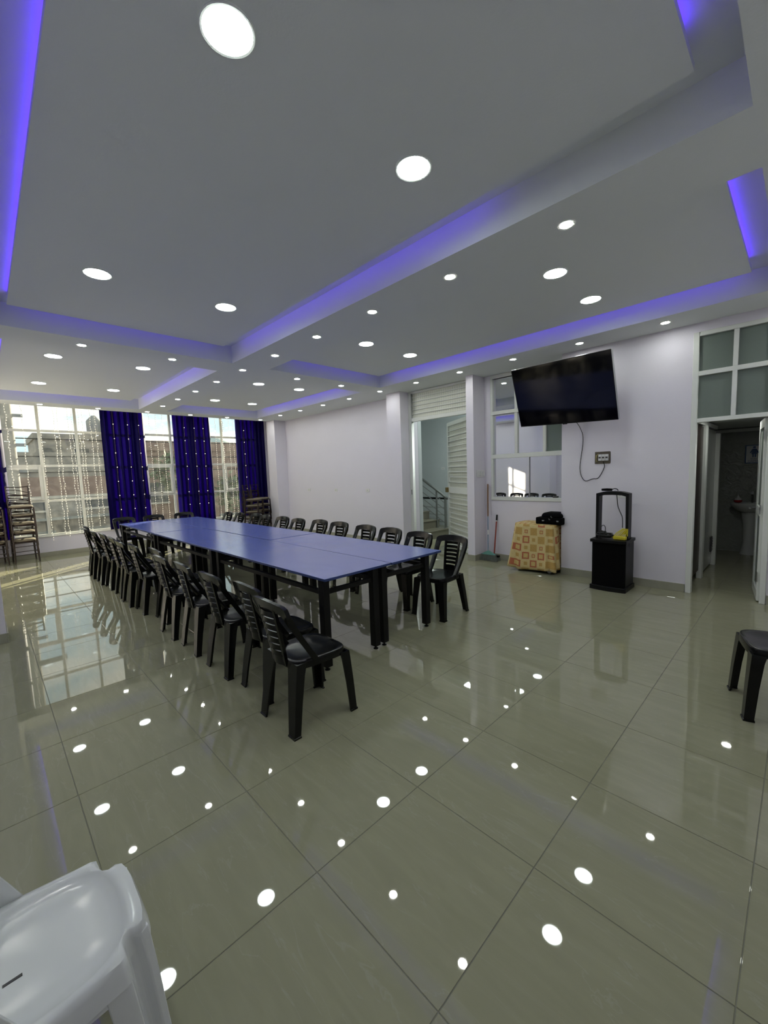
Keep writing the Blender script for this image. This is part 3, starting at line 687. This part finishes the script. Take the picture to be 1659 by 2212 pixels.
# ---------------------------------------------------------------- white plastic chair in the corner
wc = thing('white_plastic_chair', 'glossy white plastic chair in the lower left corner of the picture', 'chair', (0, 1.262, 0))
half = [(.206, 0), (.206, .05), (.203, .085), (.196, .112), (.182, .122), (.166, .117), (.150, .124), (.145, .14), (.143, .178), (.130, .186), (.09, .190), (.04, .197), (-.02, .205), (-.08, .21), (-.14, .205), (-.18, .18), (-.20, .12), (-.205, .05), (-.205, 0)]
outl = half + [(x, -y) for x, y in half[-2:0:-1]]
def oring(sc, z_, dish=0):
    return [(x*sc, y*sc, z_) for x, y in outl]
tongue = []
for x, y in outl:
    a = math.atan2(y, x+.02); rr_ = 1/((abs(math.cos(a))/.19)**3+(abs(math.sin(a))/.178)**3)**(1/3); tongue.append((rr_*math.cos(a)-.02, rr_*math.sin(a)))
def tring(sc, z_): return [(x*sc, y*sc, z_) for x, y in tongue]
mix = lambda A, B, f: [tuple(a*(1-f)+b_*f for a, b_ in zip(p_, q_)) for p_, q_ in zip(A, B)]
sob = obj('seat', MB().loft([oring(1.03, .362), oring(1.055, .362), oring(1.01, .405), oring(.985, .421), mix(oring(.97, .424), tring(1.01, .424), .55), tring(.99, .4225), tring(.96, .418), tring(.8, .411), tring(.5, .406), tring(.1, .404)]), 'white_plastic', wc, sharp=60)
obj('drain_slot', bx(-.073, -.038, -.0275, -.0205, .4042, .4062), 'socket_dark', sob)
for sy in (-1, 1):
    R = []                                 # front legs: fluted channel under each front corner
    for z_, dx, dy, k_ in ((.40, 0, 0, 1), (.30, .012, .012, .96), (.15, .028, .026, .88), (0, .045, .042, .8)):
        P = [(.09, .10), (.20, .085), (.206, .112), (.186, .124), (.166, .118), (.152, .124), (.146, .142), (.144, .180), (.128, .188), (.088, .192)]
        c0 = (.15, .13); ring_ = [((x-c0[0])*k_+c0[0]+dx, sy*((y-c0[1])*k_+c0[1]+dy), z_) for x, y in P]
        R.append(ring_ if sy > 0 else ring_[::-1])
    obj('leg', MB().loft(R), 'white_plastic', wc, .003)
    R = []
    for z_, dx, dy, k_ in ((.40, 0, 0, 1), (.2, -.03, .015, .9), (0, -.065, .03, .8)):
        P = [(-.19, .12), (-.12, .14), (-.10, .20), (-.14, .212), (-.19, .19)]
        c0 = (-.15, .17); ring_ = [((x-c0[0])*k_+c0[0]+dx, sy*((y-c0[1])*k_+c0[1]+dy), z_) for x, y in P]
        R.append(ring_ if sy < 0 else ring_[::-1])
    obj('leg', MB().loft(R), 'white_plastic', wc, .003)
mb = MB()
def wback(u, v):                            # wrapped backrest rising out of the seat
    s_ = 2*u-1; y = .206*math.sin(s_*PI/2); depth = max(0, math.cos(s_*PI/2))
    x0_ = -.018-.182*depth**.75; lift = .40*v*(1-.10*abs(s_)**3)
    return (x0_-.165*v, y*(1+.03*v), .405+lift)
mb.grid(wback, 28, 10)
obj('backrest', mb, 'white_plastic', wc, solid=.009, sharp=80)
for sy in (-1, 1): obj('side_apron', MB().loft([[(-.10, sy*.204, .40), (.09, sy*.190, .40), (.10, sy*.196, .345), (-.11, sy*.208, .345)], [(-.10, sy*.196, .40), (.09, sy*.182, .40), (.10, sy*.188, .345), (-.11, sy*.200, .345)]]), 'white_plastic', wc)

# ---------------------------------------------------------------- brown stacked chairs
def make_stacker():
    t_ = thing('stacking_chair', '', 'chair')
    for sx in (-1, 1):
        obj('leg', MB().tube([(sx*.175, .17, .43), (sx*.178, .178, .2), (sx*.186, .19, 0)], [.016, .016, .013], 8), 'brown_wood', t_)
        obj('leg', MB().tube([(sx*.182, -.215, 0), (sx*.172, -.185, .25), (sx*.168, -.17, .45), (sx*.170, -.195, .65), (sx*.172, -.225, .865)], [.013, .016, .016, .015, .014], 8), 'brown_wood', t_)
        obj('stretcher', MB().tube([(sx*.176, -.195, .2), (sx*.178, .178, .22)], .008, 6), 'brown_wood', t_)
    obj('seat_frame', MB().loft(seat_rings(28, .172, .188, .185, ((.95, .412), (1, .415), (1, .438), (.96, .442)))), 'brown_wood', t_)
    obj('seat_pad', MB().loft(seat_rings(28, .172, .19, .188, ((.93, .442), (1, .450), (1, .462), (.93, .474), (.7, .480), (.3, .482)))), 'tan_pad', t_)
    for z_ in (.17, .24): obj('stretcher', MB().tube([(-.18, .18, z_), (.18, .18, z_)], .008, 6), 'brown_wood', t_)
    def rail(zl, zr, bow, r=.008):
        P = []
        for i in range(9):
            u = i/8; z_ = zl+(zr-zl)*u+bow*math.sin(PI*u); P.append((-.17+.34*u, -.17-(z_-.45)*.13-.02*math.sin(PI*u), z_))
        obj('back_rail', MB().tube(P, r, 6), 'brown_wood', t_)
    rail(.85, .85, -.012, .010); rail(.72, .79, .02); rail(.68, .73, -.02); rail(.64, .68, .02); rail(.60, .64, -.015); rail(.57, .58, .0)
    return t_
stk0 = make_stacker(); sfirst = True
def stack(x, y, rz, n, where, dz=.170, sh=.010):
    global sfirst
    for k in range(n):
        c = stk0 if sfirst else copy_tree(stk0); sfirst = False
        fwd = Vector((-math.sin(rz), math.cos(rz)))
        c.location = (x+fwd.x*sh*k, y+fwd.y*sh*k, dz*k); c.rotation_euler = (0, 0, rz)
        c['label'] = 'brown wooden chair in the stack %s, %s' % (where, 'lowest' if k == 0 else ('topmost' if k == n-1 else '%s from the bottom' % ORD[k]))
        c['group'] = 'stacked brown chairs'
stack(.50, 11.0, PI+.06, 5, 'in front of the left window')
stack(.03, 10.97, PI+.1, 5, 'at the left picture edge', .168)
stack(5.27, 10.58, PI+.75, 4, 'before the corner curtain', .165)
stack(5.68, 10.93, PI+.5, 4, 'half hidden by the corner pillar', .165)

# ---------------------------------------------------------------- television on a swivel mount
tv = thing('television', 'large black flat television tilted down on a wall arm', 'television', (5.483, 2.269, 2.507))
a_, b_, c_ = -.219, .324, -.051
n_ = Vector((-math.cos(a_)*math.cos(b_), -math.sin(a_)*math.cos(b_), -math.sin(b_)))
r_ = Vector((math.sin(a_), -math.cos(a_), 0)); u_ = r_.cross(-n_); u_ = u_ if u_.z > 0 else -u_
r2 = r_*math.cos(c_)+u_*math.sin(c_); u2 = -r_*math.sin(c_)+u_*math.cos(c_); n2 = r2.cross(u2)
m3 = Matrix.Identity(4)
for i in range(3): m3[i][0] = r2[i]; m3[i][1] = u2[i]; m3[i][2] = n2[i]
tv.matrix_world = Matrix.Translation((5.483, 2.269, 2.507)) @ m3
hw, hh = .705, .407
cab = obj('cabinet', MB().box(-hw, hw, -hh, hh, -.03, -.002), 'black_metal', tv, .004)
obj('rear_housing', MB().loft([[(-.3, -.15, -.03), (.5, -.15, -.03), (.5, .2, -.03), (-.3, .2, -.03)], [(-.25, -.12, -.055), (.42, -.12, -.055), (.42, .14, -.055), (-.25, .14, -.055)]]), 'black_metal', cab)
obj('screen', bx(-hw+.008, hw-.008, -hh+.012, hh-.008, -.003, .0), 'screen_black', tv)
bz = MB()
for x0, x1, y0, y1 in ((-hw, hw, hh-.008, hh), (-hw, hw, -hh, -hh+.012), (-hw, -hw+.008, -hh+.012, hh-.008), (hw-.008, hw, -hh+.012, hh-.008)): bz.box(x0, x1, y0, y1, -.004, .002)
obj('bezel', bz, 'grey_metal' if False else 'black_metal', tv)
obj('side_strip', bx(hw, hw+.002, -hh, hh, -.03, .001), 'grey_metal', tv); obj('top_strip', bx(-hw, hw, hh, hh+.002, -.03, .001), 'grey_metal', tv)
obj('sensor_tab', bx(-.03, .03, -hh-.01, -hh, -.012, .0), 'black_metal', tv)
inv = (Matrix.Translation((5.483, 2.269, 2.507)) @ m3).inverted(); A = inv @ Vector((5.905, 1.95, 2.62)); 
mo = obj('mount_arm', MB().tube([(0.0, -.05, -.06), (.05, -.05, -.15), tuple(A)], .018, 8), 'black_metal', tv)
obj('wall_plate', MB().box(5.886, 5.908, 1.86, 2.04, 2.50, 2.82, inv), 'black_metal', tv)

def cable(name, pts, r, label, material='cable_black', cat='cable', sub=6):
    P = [Vector(p) for p in pts]; Q = []
    for i in range(len(P)-1):
        p0, p1, p2, p3 = P[max(i-1, 0)], P[i], P[i+1], P[min(i+2, len(P)-1)]
        for k in range(sub):
            u = k/sub; Q.append(.5*((2*p1)+(p2-p0)*u+(2*p0-5*p1+4*p2-p3)*u*u+(3*p1-p0-3*p2+p3)*u**3))
    Q.append(P[-1]); mb = MB().tube(Q, r, 6)
    if label is None: return mb
    return tag(obj(name, mb, material), label, cat)
cable('power_cable', [(5.62, 2.14, 2.16), (5.80, 2.13, 2.06), (5.895, 2.125, 1.90), (5.90, 2.165, 1.52), (5.90, 2.105, 1.355), (5.90, 1.995, 1.375), (5.90, 1.923, 1.39), (5.90, 1.855, 1.525), (5.895, 1.868, 1.60)], .0045, 'thin black cable looping from the television to the open wall box')
eb = thing('breaker_box', 'open wall box with small circuit breakers in rough plaster', 'electrical box', (5.909, 1.88, 1.652))
f_ = MB(); y_ = .094; z_ = .080
for y0, y1, z0, z1 in ((-y_, y_, z_-.012, z_), (-y_, y_, -z_, -z_+.012), (-y_, -y_+.012, -z_+.012, z_-.012), (y_-.012, y_, -z_+.012, z_-.012)): f_.box(-.006, 0, y0, y1, z0, z1)
obj('rough_edge', f_, 'raw_plaster', eb, .003); obj('cavity', bx(-.003, 0, -y_+.01, y_-.01, -z_+.01, z_-.01), 'raw_plaster', eb)
for k in range(3):
    br_ = obj('breaker', bx(-.022, -.004, -.075+k*.042, -.037+k*.042, -.04, .045), 'plate_white', eb, .002)
    obj('switch', bx(-.030, -.022, -.068+k*.042, -.044+k*.042, -.008, .012), 'socket_dark', br_)
for k in range(3): obj('loose_wire', MB().tube([(-.006, .06+.008*k, -.05), (-.02, .075, -.02+.01*k), (-.018, .065+.006*k, .03), (-.008, .05, .055)], .003, 5), 'wire_yellow', eb)

def plate(name, x, y, z_, axis, label, gangs=1, w_=.115, h_=.075, holes=True):
    p = thing(name, label, 'socket' if holes else 'switch', (x, y, z_))
    ww = w_
    B = (lambda a0, a1, d0, d1, z0, z1: bx(-d1, -d0, a0, a1, z0, z1)) if axis == 'x' else (lambda a0, a1, d0, d1, z0, z1: bx(a0, a1, -d1, -d0, z0, z1))
    obj('cover_plate', B(-ww/2, ww/2, 0, .010, -h_/2, h_/2), 'plate_white', p, .002)
    for g_ in range(gangs):
        c = -ww/2+ww*(g_+.5)/gangs
        if holes:
            for s_ in (-.008, .008): obj('hole', B(c+s_-.003, c+s_+.003, .009, .011, -.008, .008), 'socket_dark', p)
        else: obj('rocker', B(c-ww/gangs*.40, c+ww/gangs*.40, .010, .016, -h_*.36, h_*.36), 'plate_white', p, .002)
for k, y in enumerate((9.27, 8.10, 6.93)):
    plate('wall_socket', XW, y, 1.17, 'x', 'white wall socket on the plain right wall, %s' % ('farthest', 'middle', 'nearest')[k])
plate('wall_socket', XR, 1.62, 1.16, 'x', 'white double socket on the wall behind the black stand frame', 2, .16)
plate('switch_plate', 6.09, 3.87, 1.485, 'y', 'row of five white switches on the side of the broom pillar', 5, .24, .12, False)
plate('wall_socket', 9.349, 7.15, 1.62, 'x', 'small white socket on the blue grey stair wall', 1)

# ---------------------------------------------------------------- black cabinet stand
cab = thing('speaker_stand', 'black cabinet stand with open square frame on top beside the wall', 'cabinet', (5.60, 1.65, 0))
def bow(y, w_=.19, d=.03): return -d*(1-(y/w_)**2)
def bowbox(mb, w_, xb, xf, z0, z1, d, n=10):
    pts = [(xb, -w_), (xb, w_)] + [(xf+bow(w_-2*w_*k/n, w_, d), w_-2*w_*k/n) for k in range(n+1)]
    return mb.loft([[(x, y, z0) for x, y in pts], [(x, y, z1) for x, y in pts]])
obj('body', bowbox(MB(), .185, .185, -.165, .055, .60, .012), 'black_fabric', cab, .003)
obj('base_plinth', bowbox(MB(), .205, .195, -.185, .0, .055, .025), 'black_metal', cab, .004)
obj('top_board', bowbox(MB(), .205, .195, -.185, .60, .638, .025), 'black_metal', cab, .004)
obj('side_panel', bx(-.14, .185, -.19, -.184, .06, .60), 'black_metal', cab)
obj('slot_handle', bx(-.02, .0, -.1935, -.19, .545, .59), 'cable_black', cab)
R = []
outer = [(-.185, .638), (-.185, 1.20), (-.10, 1.222), (0, 1.228), (.10, 1.222), (.185, 1.20), (.185, .638)]
inner = [(-.155, .638), (-.150, 1.165), (-.10, 1.180), (0, 1.183), (.10, 1.180), (.150, 1.165), (.155, .638)]
for (ay, az), (by, bz_) in zip(outer, inner): R.append([(-.05, ay, az), (.08, ay, az), (.08, by, bz_), (-.05, by, bz_)])
fo = obj('frame', MB().loft(R), 'black_metal', cab, .003)
for s_ in (-1, 1): obj('corner_gusset', MB().loft([[(.06, s_*.155, .638), (.06, s_*.115, .638), (.06, s_*.15, .69)], [(.08, s_*.155, .638), (.08, s_*.115, .638), (.08, s_*.15, .69)]]), 'black_metal', fo)
mic = thing('microphone_set', 'small black device lying on top of the stand frame', 'microphone', (5.615, 1.70, 1.2285))
obj('body', MB().tube([(0, .09, .016), (0, .03, .016), (0, -.03, .016)], [.014, .018, .015], 10), 'black_fabric', mic); obj('clip', MB().tube([(0, -.03, .02), (0, -.06, .03), (0, -.085, .024), (0, -.10, .008)], .006, 6), 'black_metal', mic)
coil = thing('cable_coil', 'bundle of coiled black cable on the stand board', 'cable', (5.51, 1.712, .64))
for k in range(4):
    t0 = random.uniform(0, PI); rr_ = random.uniform(.032, .045); cx0 = random.uniform(-.03, .03); cy0 = random.uniform(-.02, .08)
    obj('loop', MB().tube([(cx0+rr_*math.cos(a)*math.cos(t0), cy0+rr_*math.cos(a)*math.sin(t0)*1.3, .052+rr_*math.sin(a)) for a in [2*PI*j/16 for j in range(17)]], .006, 6), 'cable_black', coil)
for k in range(7):
    rr_ = random.uniform(.05, .085); tl_ = random.uniform(-.25, .25); ph = random.uniform(0, 6)
    obj('loop', MB().tube([(rr_*.7*math.cos(a+ph), rr_*1.25*math.sin(a+ph), .012+.008*k+.02*math.sin(a)*tl_+.008) for a in [2*PI*j/18 for j in range(19)]], .005, 6), 'cable_black', coil)
obj('upright_loop', MB().tube([(.0, .02+.026*math.sin(a), .075+.045-.045*math.cos(a)) for a in [2*PI*j/16 for j in range(17)]], .0045, 6), 'cable_black', coil)
ps = thing('power_strip', 'yellow extension lead wound on a yellow block beside the black cables', 'extension lead', (5.50, 1.545, .64))
obj('block', bx(-.028, .028, -.075, .065, 0, .042), 'yellow_plastic', ps, .008)
for k in range(5): obj('wound_lead', MB().tube([(.0+.008*k, .085-.02*k, .015), (.015, .03-.02*k, .085), (.02, -.03-.014*k, .135), (.03, -.065-.004*k, .12), (.02, .0-.02*k, .045)], .0055, 6), 'yellow_plastic', ps)
cable('stand_cable', [(5.63, 1.62, 1.18), (5.64, 1.61, 1.05), (5.63, 1.585, .98), (5.60, 1.545, .90), (5.56, 1.53, .78)], .005, 'black cable dropping through the open frame of the stand')

# ---------------------------------------------------------------- covered trolley, bag, brooms
cx_, cy_ = 5.965, 2.775
ct = thing('trolley', 'black case on small castors hidden under the patterned cloth', 'trolley', (cx_, cy_, 0))
obj('case', bx(-.20, .20, -.27, .27, .06, .70), 'black_fabric', ct, .01)
for x in (-.15, .15):
    for y in (-.23, .23):
        wl = obj('castor', MB().lathe([(.028, -.012), (.032, -.008), (.032, .008), (.028, .012)], 16), 'plate_white' if (x < 0 and y < 0) else 'black_plastic', ct, loc=(x, y, .032)); wl.rotation_euler = (0, PI/2, 0)
cl = bpy.data.meshes.new('tablecloth')
bmc = bmesh.new(); uvl = bmc.loops.layers.uv.new('UVMap')
hx, hy, zt = .215, .315, .715
nA, nD = 96, 12; rows = []
def corner(a):                               # superellipse footprint
    c, s_ = math.cos(a), math.sin(a); e_ = 2/5
    return math.copysign(abs(c)**e_, c)*hx, math.copysign(abs(s_)**e_, s_)*hy
for j in range(nD+1):
    v = j/nD; row = []
    for k in range(nA):
        a = 2*PI*k/nA; x, y = corner(a); nrm = Vector((math.cos(a)/1.0, math.sin(a)/1.0)).normalized()
        cornerness = abs(math.sin(2*a))**2.0
        drop = .65+.03*math.cos(a*2)+.014*math.sin(a*5)
        fold = (.014+.028*cornerness)*v*math.sin(a*13+1.0)+.075*v*cornerness+.035*v
        if x+nrm.x*fold > .24: fold = (.24-x)/max(nrm.x, .01) if nrm.x > .01 else fold
        if y+nrm.y*fold < -.345 and x > -.07: fold = (-.345-y)/min(nrm.y, -.01)
        row.append(bmc.verts.new((x+nrm.x*fold, y+nrm.y*fold, zt-.008*(v > 0)-drop*v*(1-.02*v))))
    rows.append(row)
def face_uv(f, co):
    for lp in f.loops: lp[uvl].uv = co(lp.vert)
per = [0]
for k in range(nA):
    x0, y0 = corner(2*PI*k/nA); x1, y1 = corner(2*PI*(k+1)/nA); per.append(per[-1]+math.hypot(x1-x0, y1-y0))
for j in range(nD):
    for k in range(nA):
        f = bmc.faces.new((rows[j][k], rows[j+1][k], rows[j+1][(k+1) % nA], rows[j][(k+1) % nA])); f.smooth = True
        idx = [(j, k), (j+1, k), (j+1, k+1), (j, k+1)]
        for lp, (jj, kk) in zip(f.loops, idx): lp[uvl].uv = (per[kk], 1+.64*jj/nD)
tops = [bmc.verts.new((v_.co.x*.96, v_.co.y*.97, zt+.004)) for v_ in rows[0]]
for k in range(nA):
    f = bmc.faces.new((tops[k], rows[0][k], rows[0][(k+1) % nA], tops[(k+1) % nA])); f.smooth = True; face_uv(f, lambda v_: (v_.co.x+3, v_.co.y+3))
f = bmc.faces.new(tops); face_uv(f, lambda v_: (v_.co.x+3, v_.co.y+3))
bmesh.ops.recalc_face_normals(bmc, faces=bmc.faces); bmc.to_mesh(cl); bmc.free(); cl.materials.append(MATS['cloth_squares'])
co = bpy.data.objects.new('tablecloth', cl); COL.objects.link(co); co.location = (cx_, cy_, 0)
mm = co.modifiers.new('s', 'SOLIDIFY'); mm.thickness = .003; mm.offset = 1
tag(co, 'yellow cloth with red and gold squares draped over the trolley', 'tablecloth')
bag = thing('laptop_bag', 'black soft case with front straps lying on the patterned cloth', 'bag', (5.97, 2.56, .722))
obj('body', MB().loft([[(sx_*x, y, z_) for sx_, x, y in ((1, -.15*s_, -.19*s_), (1, .15*s_, -.19*s_), (1, .15*s_, .20*s_), (1, -.15*s_, .20*s_))] for s_, z_ in ((.97, 0), (1, .02), (1, .09), (.96, .10))]), 'black_fabric', bag, .015)
obj('top_flap', MB().loft([[(x*s_, y*s_+.0, z_) for x, y in [(-.14, -.17), (.14, -.17), (.14, .12), (-.14, .12)]] for s_, z_ in ((1, .098), (1, .135), (.85, .165), (.5, .172))]), 'black_fabric', bag, .02)
obj('handle', MB().tube([(-.152, .07, .05), (-.172, .05, .045), (-.176, -.02, .04), (-.172, -.09, .045), (-.152, -.11, .05)], .009, 8), 'black_fabric', bag)
for y in (.085, -.125): obj('buckle', bx(-.16, -.148, y-.016, y+.016, .045, .062), 'grey_metal', bag, .003)
for z_, y in ((.09, 0), (.125, -.03)): obj('zip_pull', MB().tube([(-.152, y, z_), (-.157, y-.006, z_-.02), (-.156, y-.02, z_-.018)], .003, 5), 'grey_metal', bag)

bm1 = thing('broom', 'tall broom with brown and blue pole and teal head leaning in the corner', 'broom', (6.05, 3.70, 0))
obj('pole', MB().tube([(.02, .02, .12), (.09, .06, .75)], .012, 8), 'blue_pole', bm1); obj('grip', MB().tube([(.09, .06, .75), (.145, .09, 1.30)], .0135, 8), 'brown_pole', bm1)
obj('sleeve', MB().tube([(.054, .038, .44), (.066, .045, .52)], .0145, 8), 'plate_white', bm1)
hd = obj('head', MB().loft([[(-.03, .13, .11), (-.03, -.13, .11), (.03, -.13, .11), (.03, .13, .11)], [(-.018, .06, .15), (-.018, -.06, .15), (.018, -.06, .15), (.018, .06, .15)], [(-.01, .015, .175), (-.01, -.015, .175), (.01, -.015, .175), (.01, .015, .175)]]), 'teal_plastic', bm1)
mb = MB()
for k in range(22):
    for q in range(3):
        y = -.125+.25*k/21; xx = -.022+.022*q; y2 = y*1.35+random.uniform(-.006, .006); mb.tube([(xx, y, .115), (xx*1.5-.01, y2, .006)], .0045, 4)
bo = obj('bristles', mb, 'bristle', hd); bo['kind'] = 'stuff'
bm2 = thing('red_broom', 'short red handled brush with black tip standing behind the teal broom', 'broom', (6.13, 3.64, 0))
obj('pole', MB().tube([(.0, 0, .10), (.085, -.0, .68)], .011, 8), 'red_pole', bm2); obj('grip', MB().tube([(.085, -.0, .68), (.098, -.0, .775)], .014, 8), 'black_plastic', bm2)
obj('band', MB().tube([(.083, 0, .66), (.0855, 0, .68)], .0125, 8), 'plate_white', bm2)
h2 = obj('head', bx(-.025, .025, -.10, .10, .06, .10), 'black_plastic', bm2, .008)
mb = MB()
for k in range(20):
    for q in range(2): y = -.095+.19*k/19; mb.tube([(-.014+.028*q, y, .065), (-.018+.036*q, y*1.15, .003)], .0045, 4)
bo = obj('bristles', mb, 'bristle', h2); bo['kind'] = 'stuff'

# ---------------------------------------------------------------- street outside
ZG = -3.4
struct('street', bx(-60, 120, YW+.3, 400, ZG-.3, ZG), 'asphalt', 'grey street and pavement outside the window', 'street')
def hillside():
    mb = MB()
    def fn(u, v):
        x = -260+u*640; prof = 26+16*math.sin(u*9+1)+9*math.sin(u*23)+5*math.sin(u*51); return (x, 330+60*v, -4+prof*math.sin(min(1, v)*PI/2)**.8)
    return mb.grid(fn, 80, 8)
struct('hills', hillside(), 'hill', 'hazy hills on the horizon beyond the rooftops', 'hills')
def house(x0, x1, y0, y1, zt_, material, label, rows_=2, n=4, parapet=.5, sh=False):
    h_ = thing('street_building', label, 'building', ((x0+x1)/2, (y0+y1)/2, ZG)); w_, d_ = (x1-x0)/2, (y1-y0)/2; H_ = zt_-ZG
    obj('wall', bx(-w_, w_, -d_, d_, 0, H_-parapet), material, h_)
    p_ = MB()
    for a in ((-w_-.1, w_+.1, -d_-.1, -d_+.15), (-w_-.1, w_+.1, d_-.15, d_+.1), (-w_-.1, -w_+.15, -d_+.15, d_-.15), (w_-.15, w_+.1, -d_+.15, d_-.15)): p_.box(*a, H_-parapet-.12, H_)
    obj('parapet', p_, material, h_)
    for r in range(rows_):
        zb = .2 if (r == 0 and sh) else .9+2.7*r
        ht = 2.3 if (r == 0 and sh) else 1.25
        if zb+ht > H_-parapet-.2: break
        for k in range(n):
            c = -w_+2*w_*(k+.5)/n; ww = w_/n*(.72 if (r == 0 and sh) else .5)
            wo = obj('shutter' if (r == 0 and sh) else 'window', bx(c-ww, c+ww, -d_-.03, -d_+.05, zb, zb+ht), 'shutter' if (r == 0 and sh) else 'dark_void', h_)
            if not (r == 0 and sh): obj('window_ledge', bx(c-ww-.08, c+ww+.08, -d_-.12, -d_-.03, zb-.1, zb), 'pale_wall', wo)
    house.last = h_
    return h_
house(-14, 6.5, 28, 36, 3.25, 'concrete', 'long grey concrete building with stained parapet straight across the street', 2, 6, .9, True)
hb = house.last
for nm, z0, z1, mt in (('brick_band', 4.35, 5.35, 'brick_wall'), ('ledge', 4.2, 4.35, 'pale_wall'), ('awning', 3.1, 3.2, 'shutter')):
    obj(nm, bx(-10.2, 10.2, -4.12 if nm != 'awning' else -4.9, -4.0, z0, z1), mt, hb)
house(2.9, 8.2, 38, 44, 5.2, 'concrete', 'raised rear block of raw concrete behind the stained parapet', 3, 3, .3)
b3 = house(6.7, 16, 28.5, 37, 4.05, 'brick_wall', 'brown building with ground floor shutters seen between the two right curtains', 2, 4, .5, True)
house(16.3, 30, 28, 38, 4.0, 'pale_wall', 'pale building at the right end of the street view', 2, 5, .5, True)
tk = thing('water_tank', 'grey rooftop water tank with cone top above the rear concrete block', 'water tank', (7.0, 41, 5.05))
obj('tower', bx(-.75, .75, -.75, .75, 0, .6), 'concrete', tk); obj('barrel', MB().lathe([(.5, .6), (.55, .75), (.55, 1.5), (.5, 1.6), (.2, 1.95), (.12, 2.0)], 20), 'tank_grey', tk)
po = thing('utility_pole', 'thick grey power pole at the left edge of the window view', 'pole', (.78, 19, ZG))
obj('shaft', MB().tube([(0, 0, 0), (0, 0, 10)], [.2, .15], 14), 'concrete', po); obj('cross_arm', bx(-.9, .9, -.06, .06, 8.2, 8.35), 'concrete', po)
for z_ in (5.4, 6.3, 7.3): obj('bracket', bx(.12, .42, -.04, .04, z_, z_+.1), 'tank_grey', po)
for k, z_ in enumerate((2.62, 3.25, 2.05)):
    cable('power_line', [(-18, 19.2, z_+.3), (.8, 19.2, z_-.05), (20, 19.2, z_+.05), (40, 19.2, z_+.5)], .022, 'dark overhead wire crossing the street view, %s' % ('middle', 'highest', 'lowest')[k], cat='wire')
def tree(x, y, zc, r, label, seed):
    rnd = random.Random(seed); t_ = thing('street_tree', label, 'tree', (x, y, ZG))
    obj('trunk', MB().tube([(0, 0, 0), (.05, 0, (zc-ZG)*.6), (0, .1, zc-ZG)], [.14, .1, .05], 8), 'brown_wood', t_)
    mb = MB()
    for k in range(420):
        a, b2 = rnd.uniform(0, 2*PI), math.acos(rnd.uniform(-1, 1)); q = r*rnd.uniform(.55, 1); c = Vector((q*math.sin(b2)*math.cos(a), q*math.sin(b2)*math.sin(a), zc-ZG+q*.8*math.cos(b2)))
        d1_ = Vector((rnd.uniform(-1, 1), rnd.uniform(-1, 1), rnd.uniform(-1, 1))).normalized()*.22; d2_ = d1_.cross(Vector((rnd.uniform(-1, 1), .3, rnd.uniform(-1, 1)))).normalized()*.12
        n0 = len(mb.v); mb.v += [c-d1_, c+d2_, c+d1_, c-d2_]; mb.f.append((n0, n0+1, n0+2, n0+3))
    fo_ = obj('foliage', mb, 'tree_leaf', t_); fo_['kind'] = 'stuff'
tree(8.2, 25, 2.0, 1.7, 'leafy street tree between the wide and middle curtains', 3); tree(12.2, 26, .6, 1.8, 'low leafy tree left of the corner curtain', 5)
def car(x, y, material, label):
    c = thing('parked_car', label, 'car', (x, y, ZG))
    prof = [(-2.1, .35), (-2.1, .8), (-1.9, .95), (-1.2, 1.0), (-.7, 1.45), (.7, 1.48), (1.3, 1.02), (2.0, .92), (2.15, .7), (2.15, .35)]
    obj('body', MB().loft([[(a, -.85, b2) for a, b2 in prof], [(a, .85, b2) for a, b2 in prof]]), material, c, .06)
    for s_ in (-1, 1): obj('side_window', MB().loft([[(a, s_*.86, b2) for a, b2 in ((-1.05, 1.02), (-.62, 1.38), (.62, 1.40), (1.1, 1.04))], [(a, s_*.84, b2) for a, b2 in ((-1.05, 1.02), (-.62, 1.38), (.62, 1.40), (1.1, 1.04))]]), 'dark_void', c)
    for a in (-1.35, 1.35):
        for s_ in (-1, 1):
            wl = obj('wheel', MB().lathe([(.2, -.1), (.32, -.09), (.32, .09), (.2, .1)], 18), 'socket_dark', c, loc=(a, s_*.78, .32)); wl.rotation_euler = (PI/2, 0, 0)
car(3.9, 23.5, 'car_dark', 'dark parked car low in the widest glass'); car(10.8, 23, 'car_paint', 'silver parked car behind the middle curtain gap'); car(16, 22.5, 'car_paint', 'silver parked car left of the corner curtain')
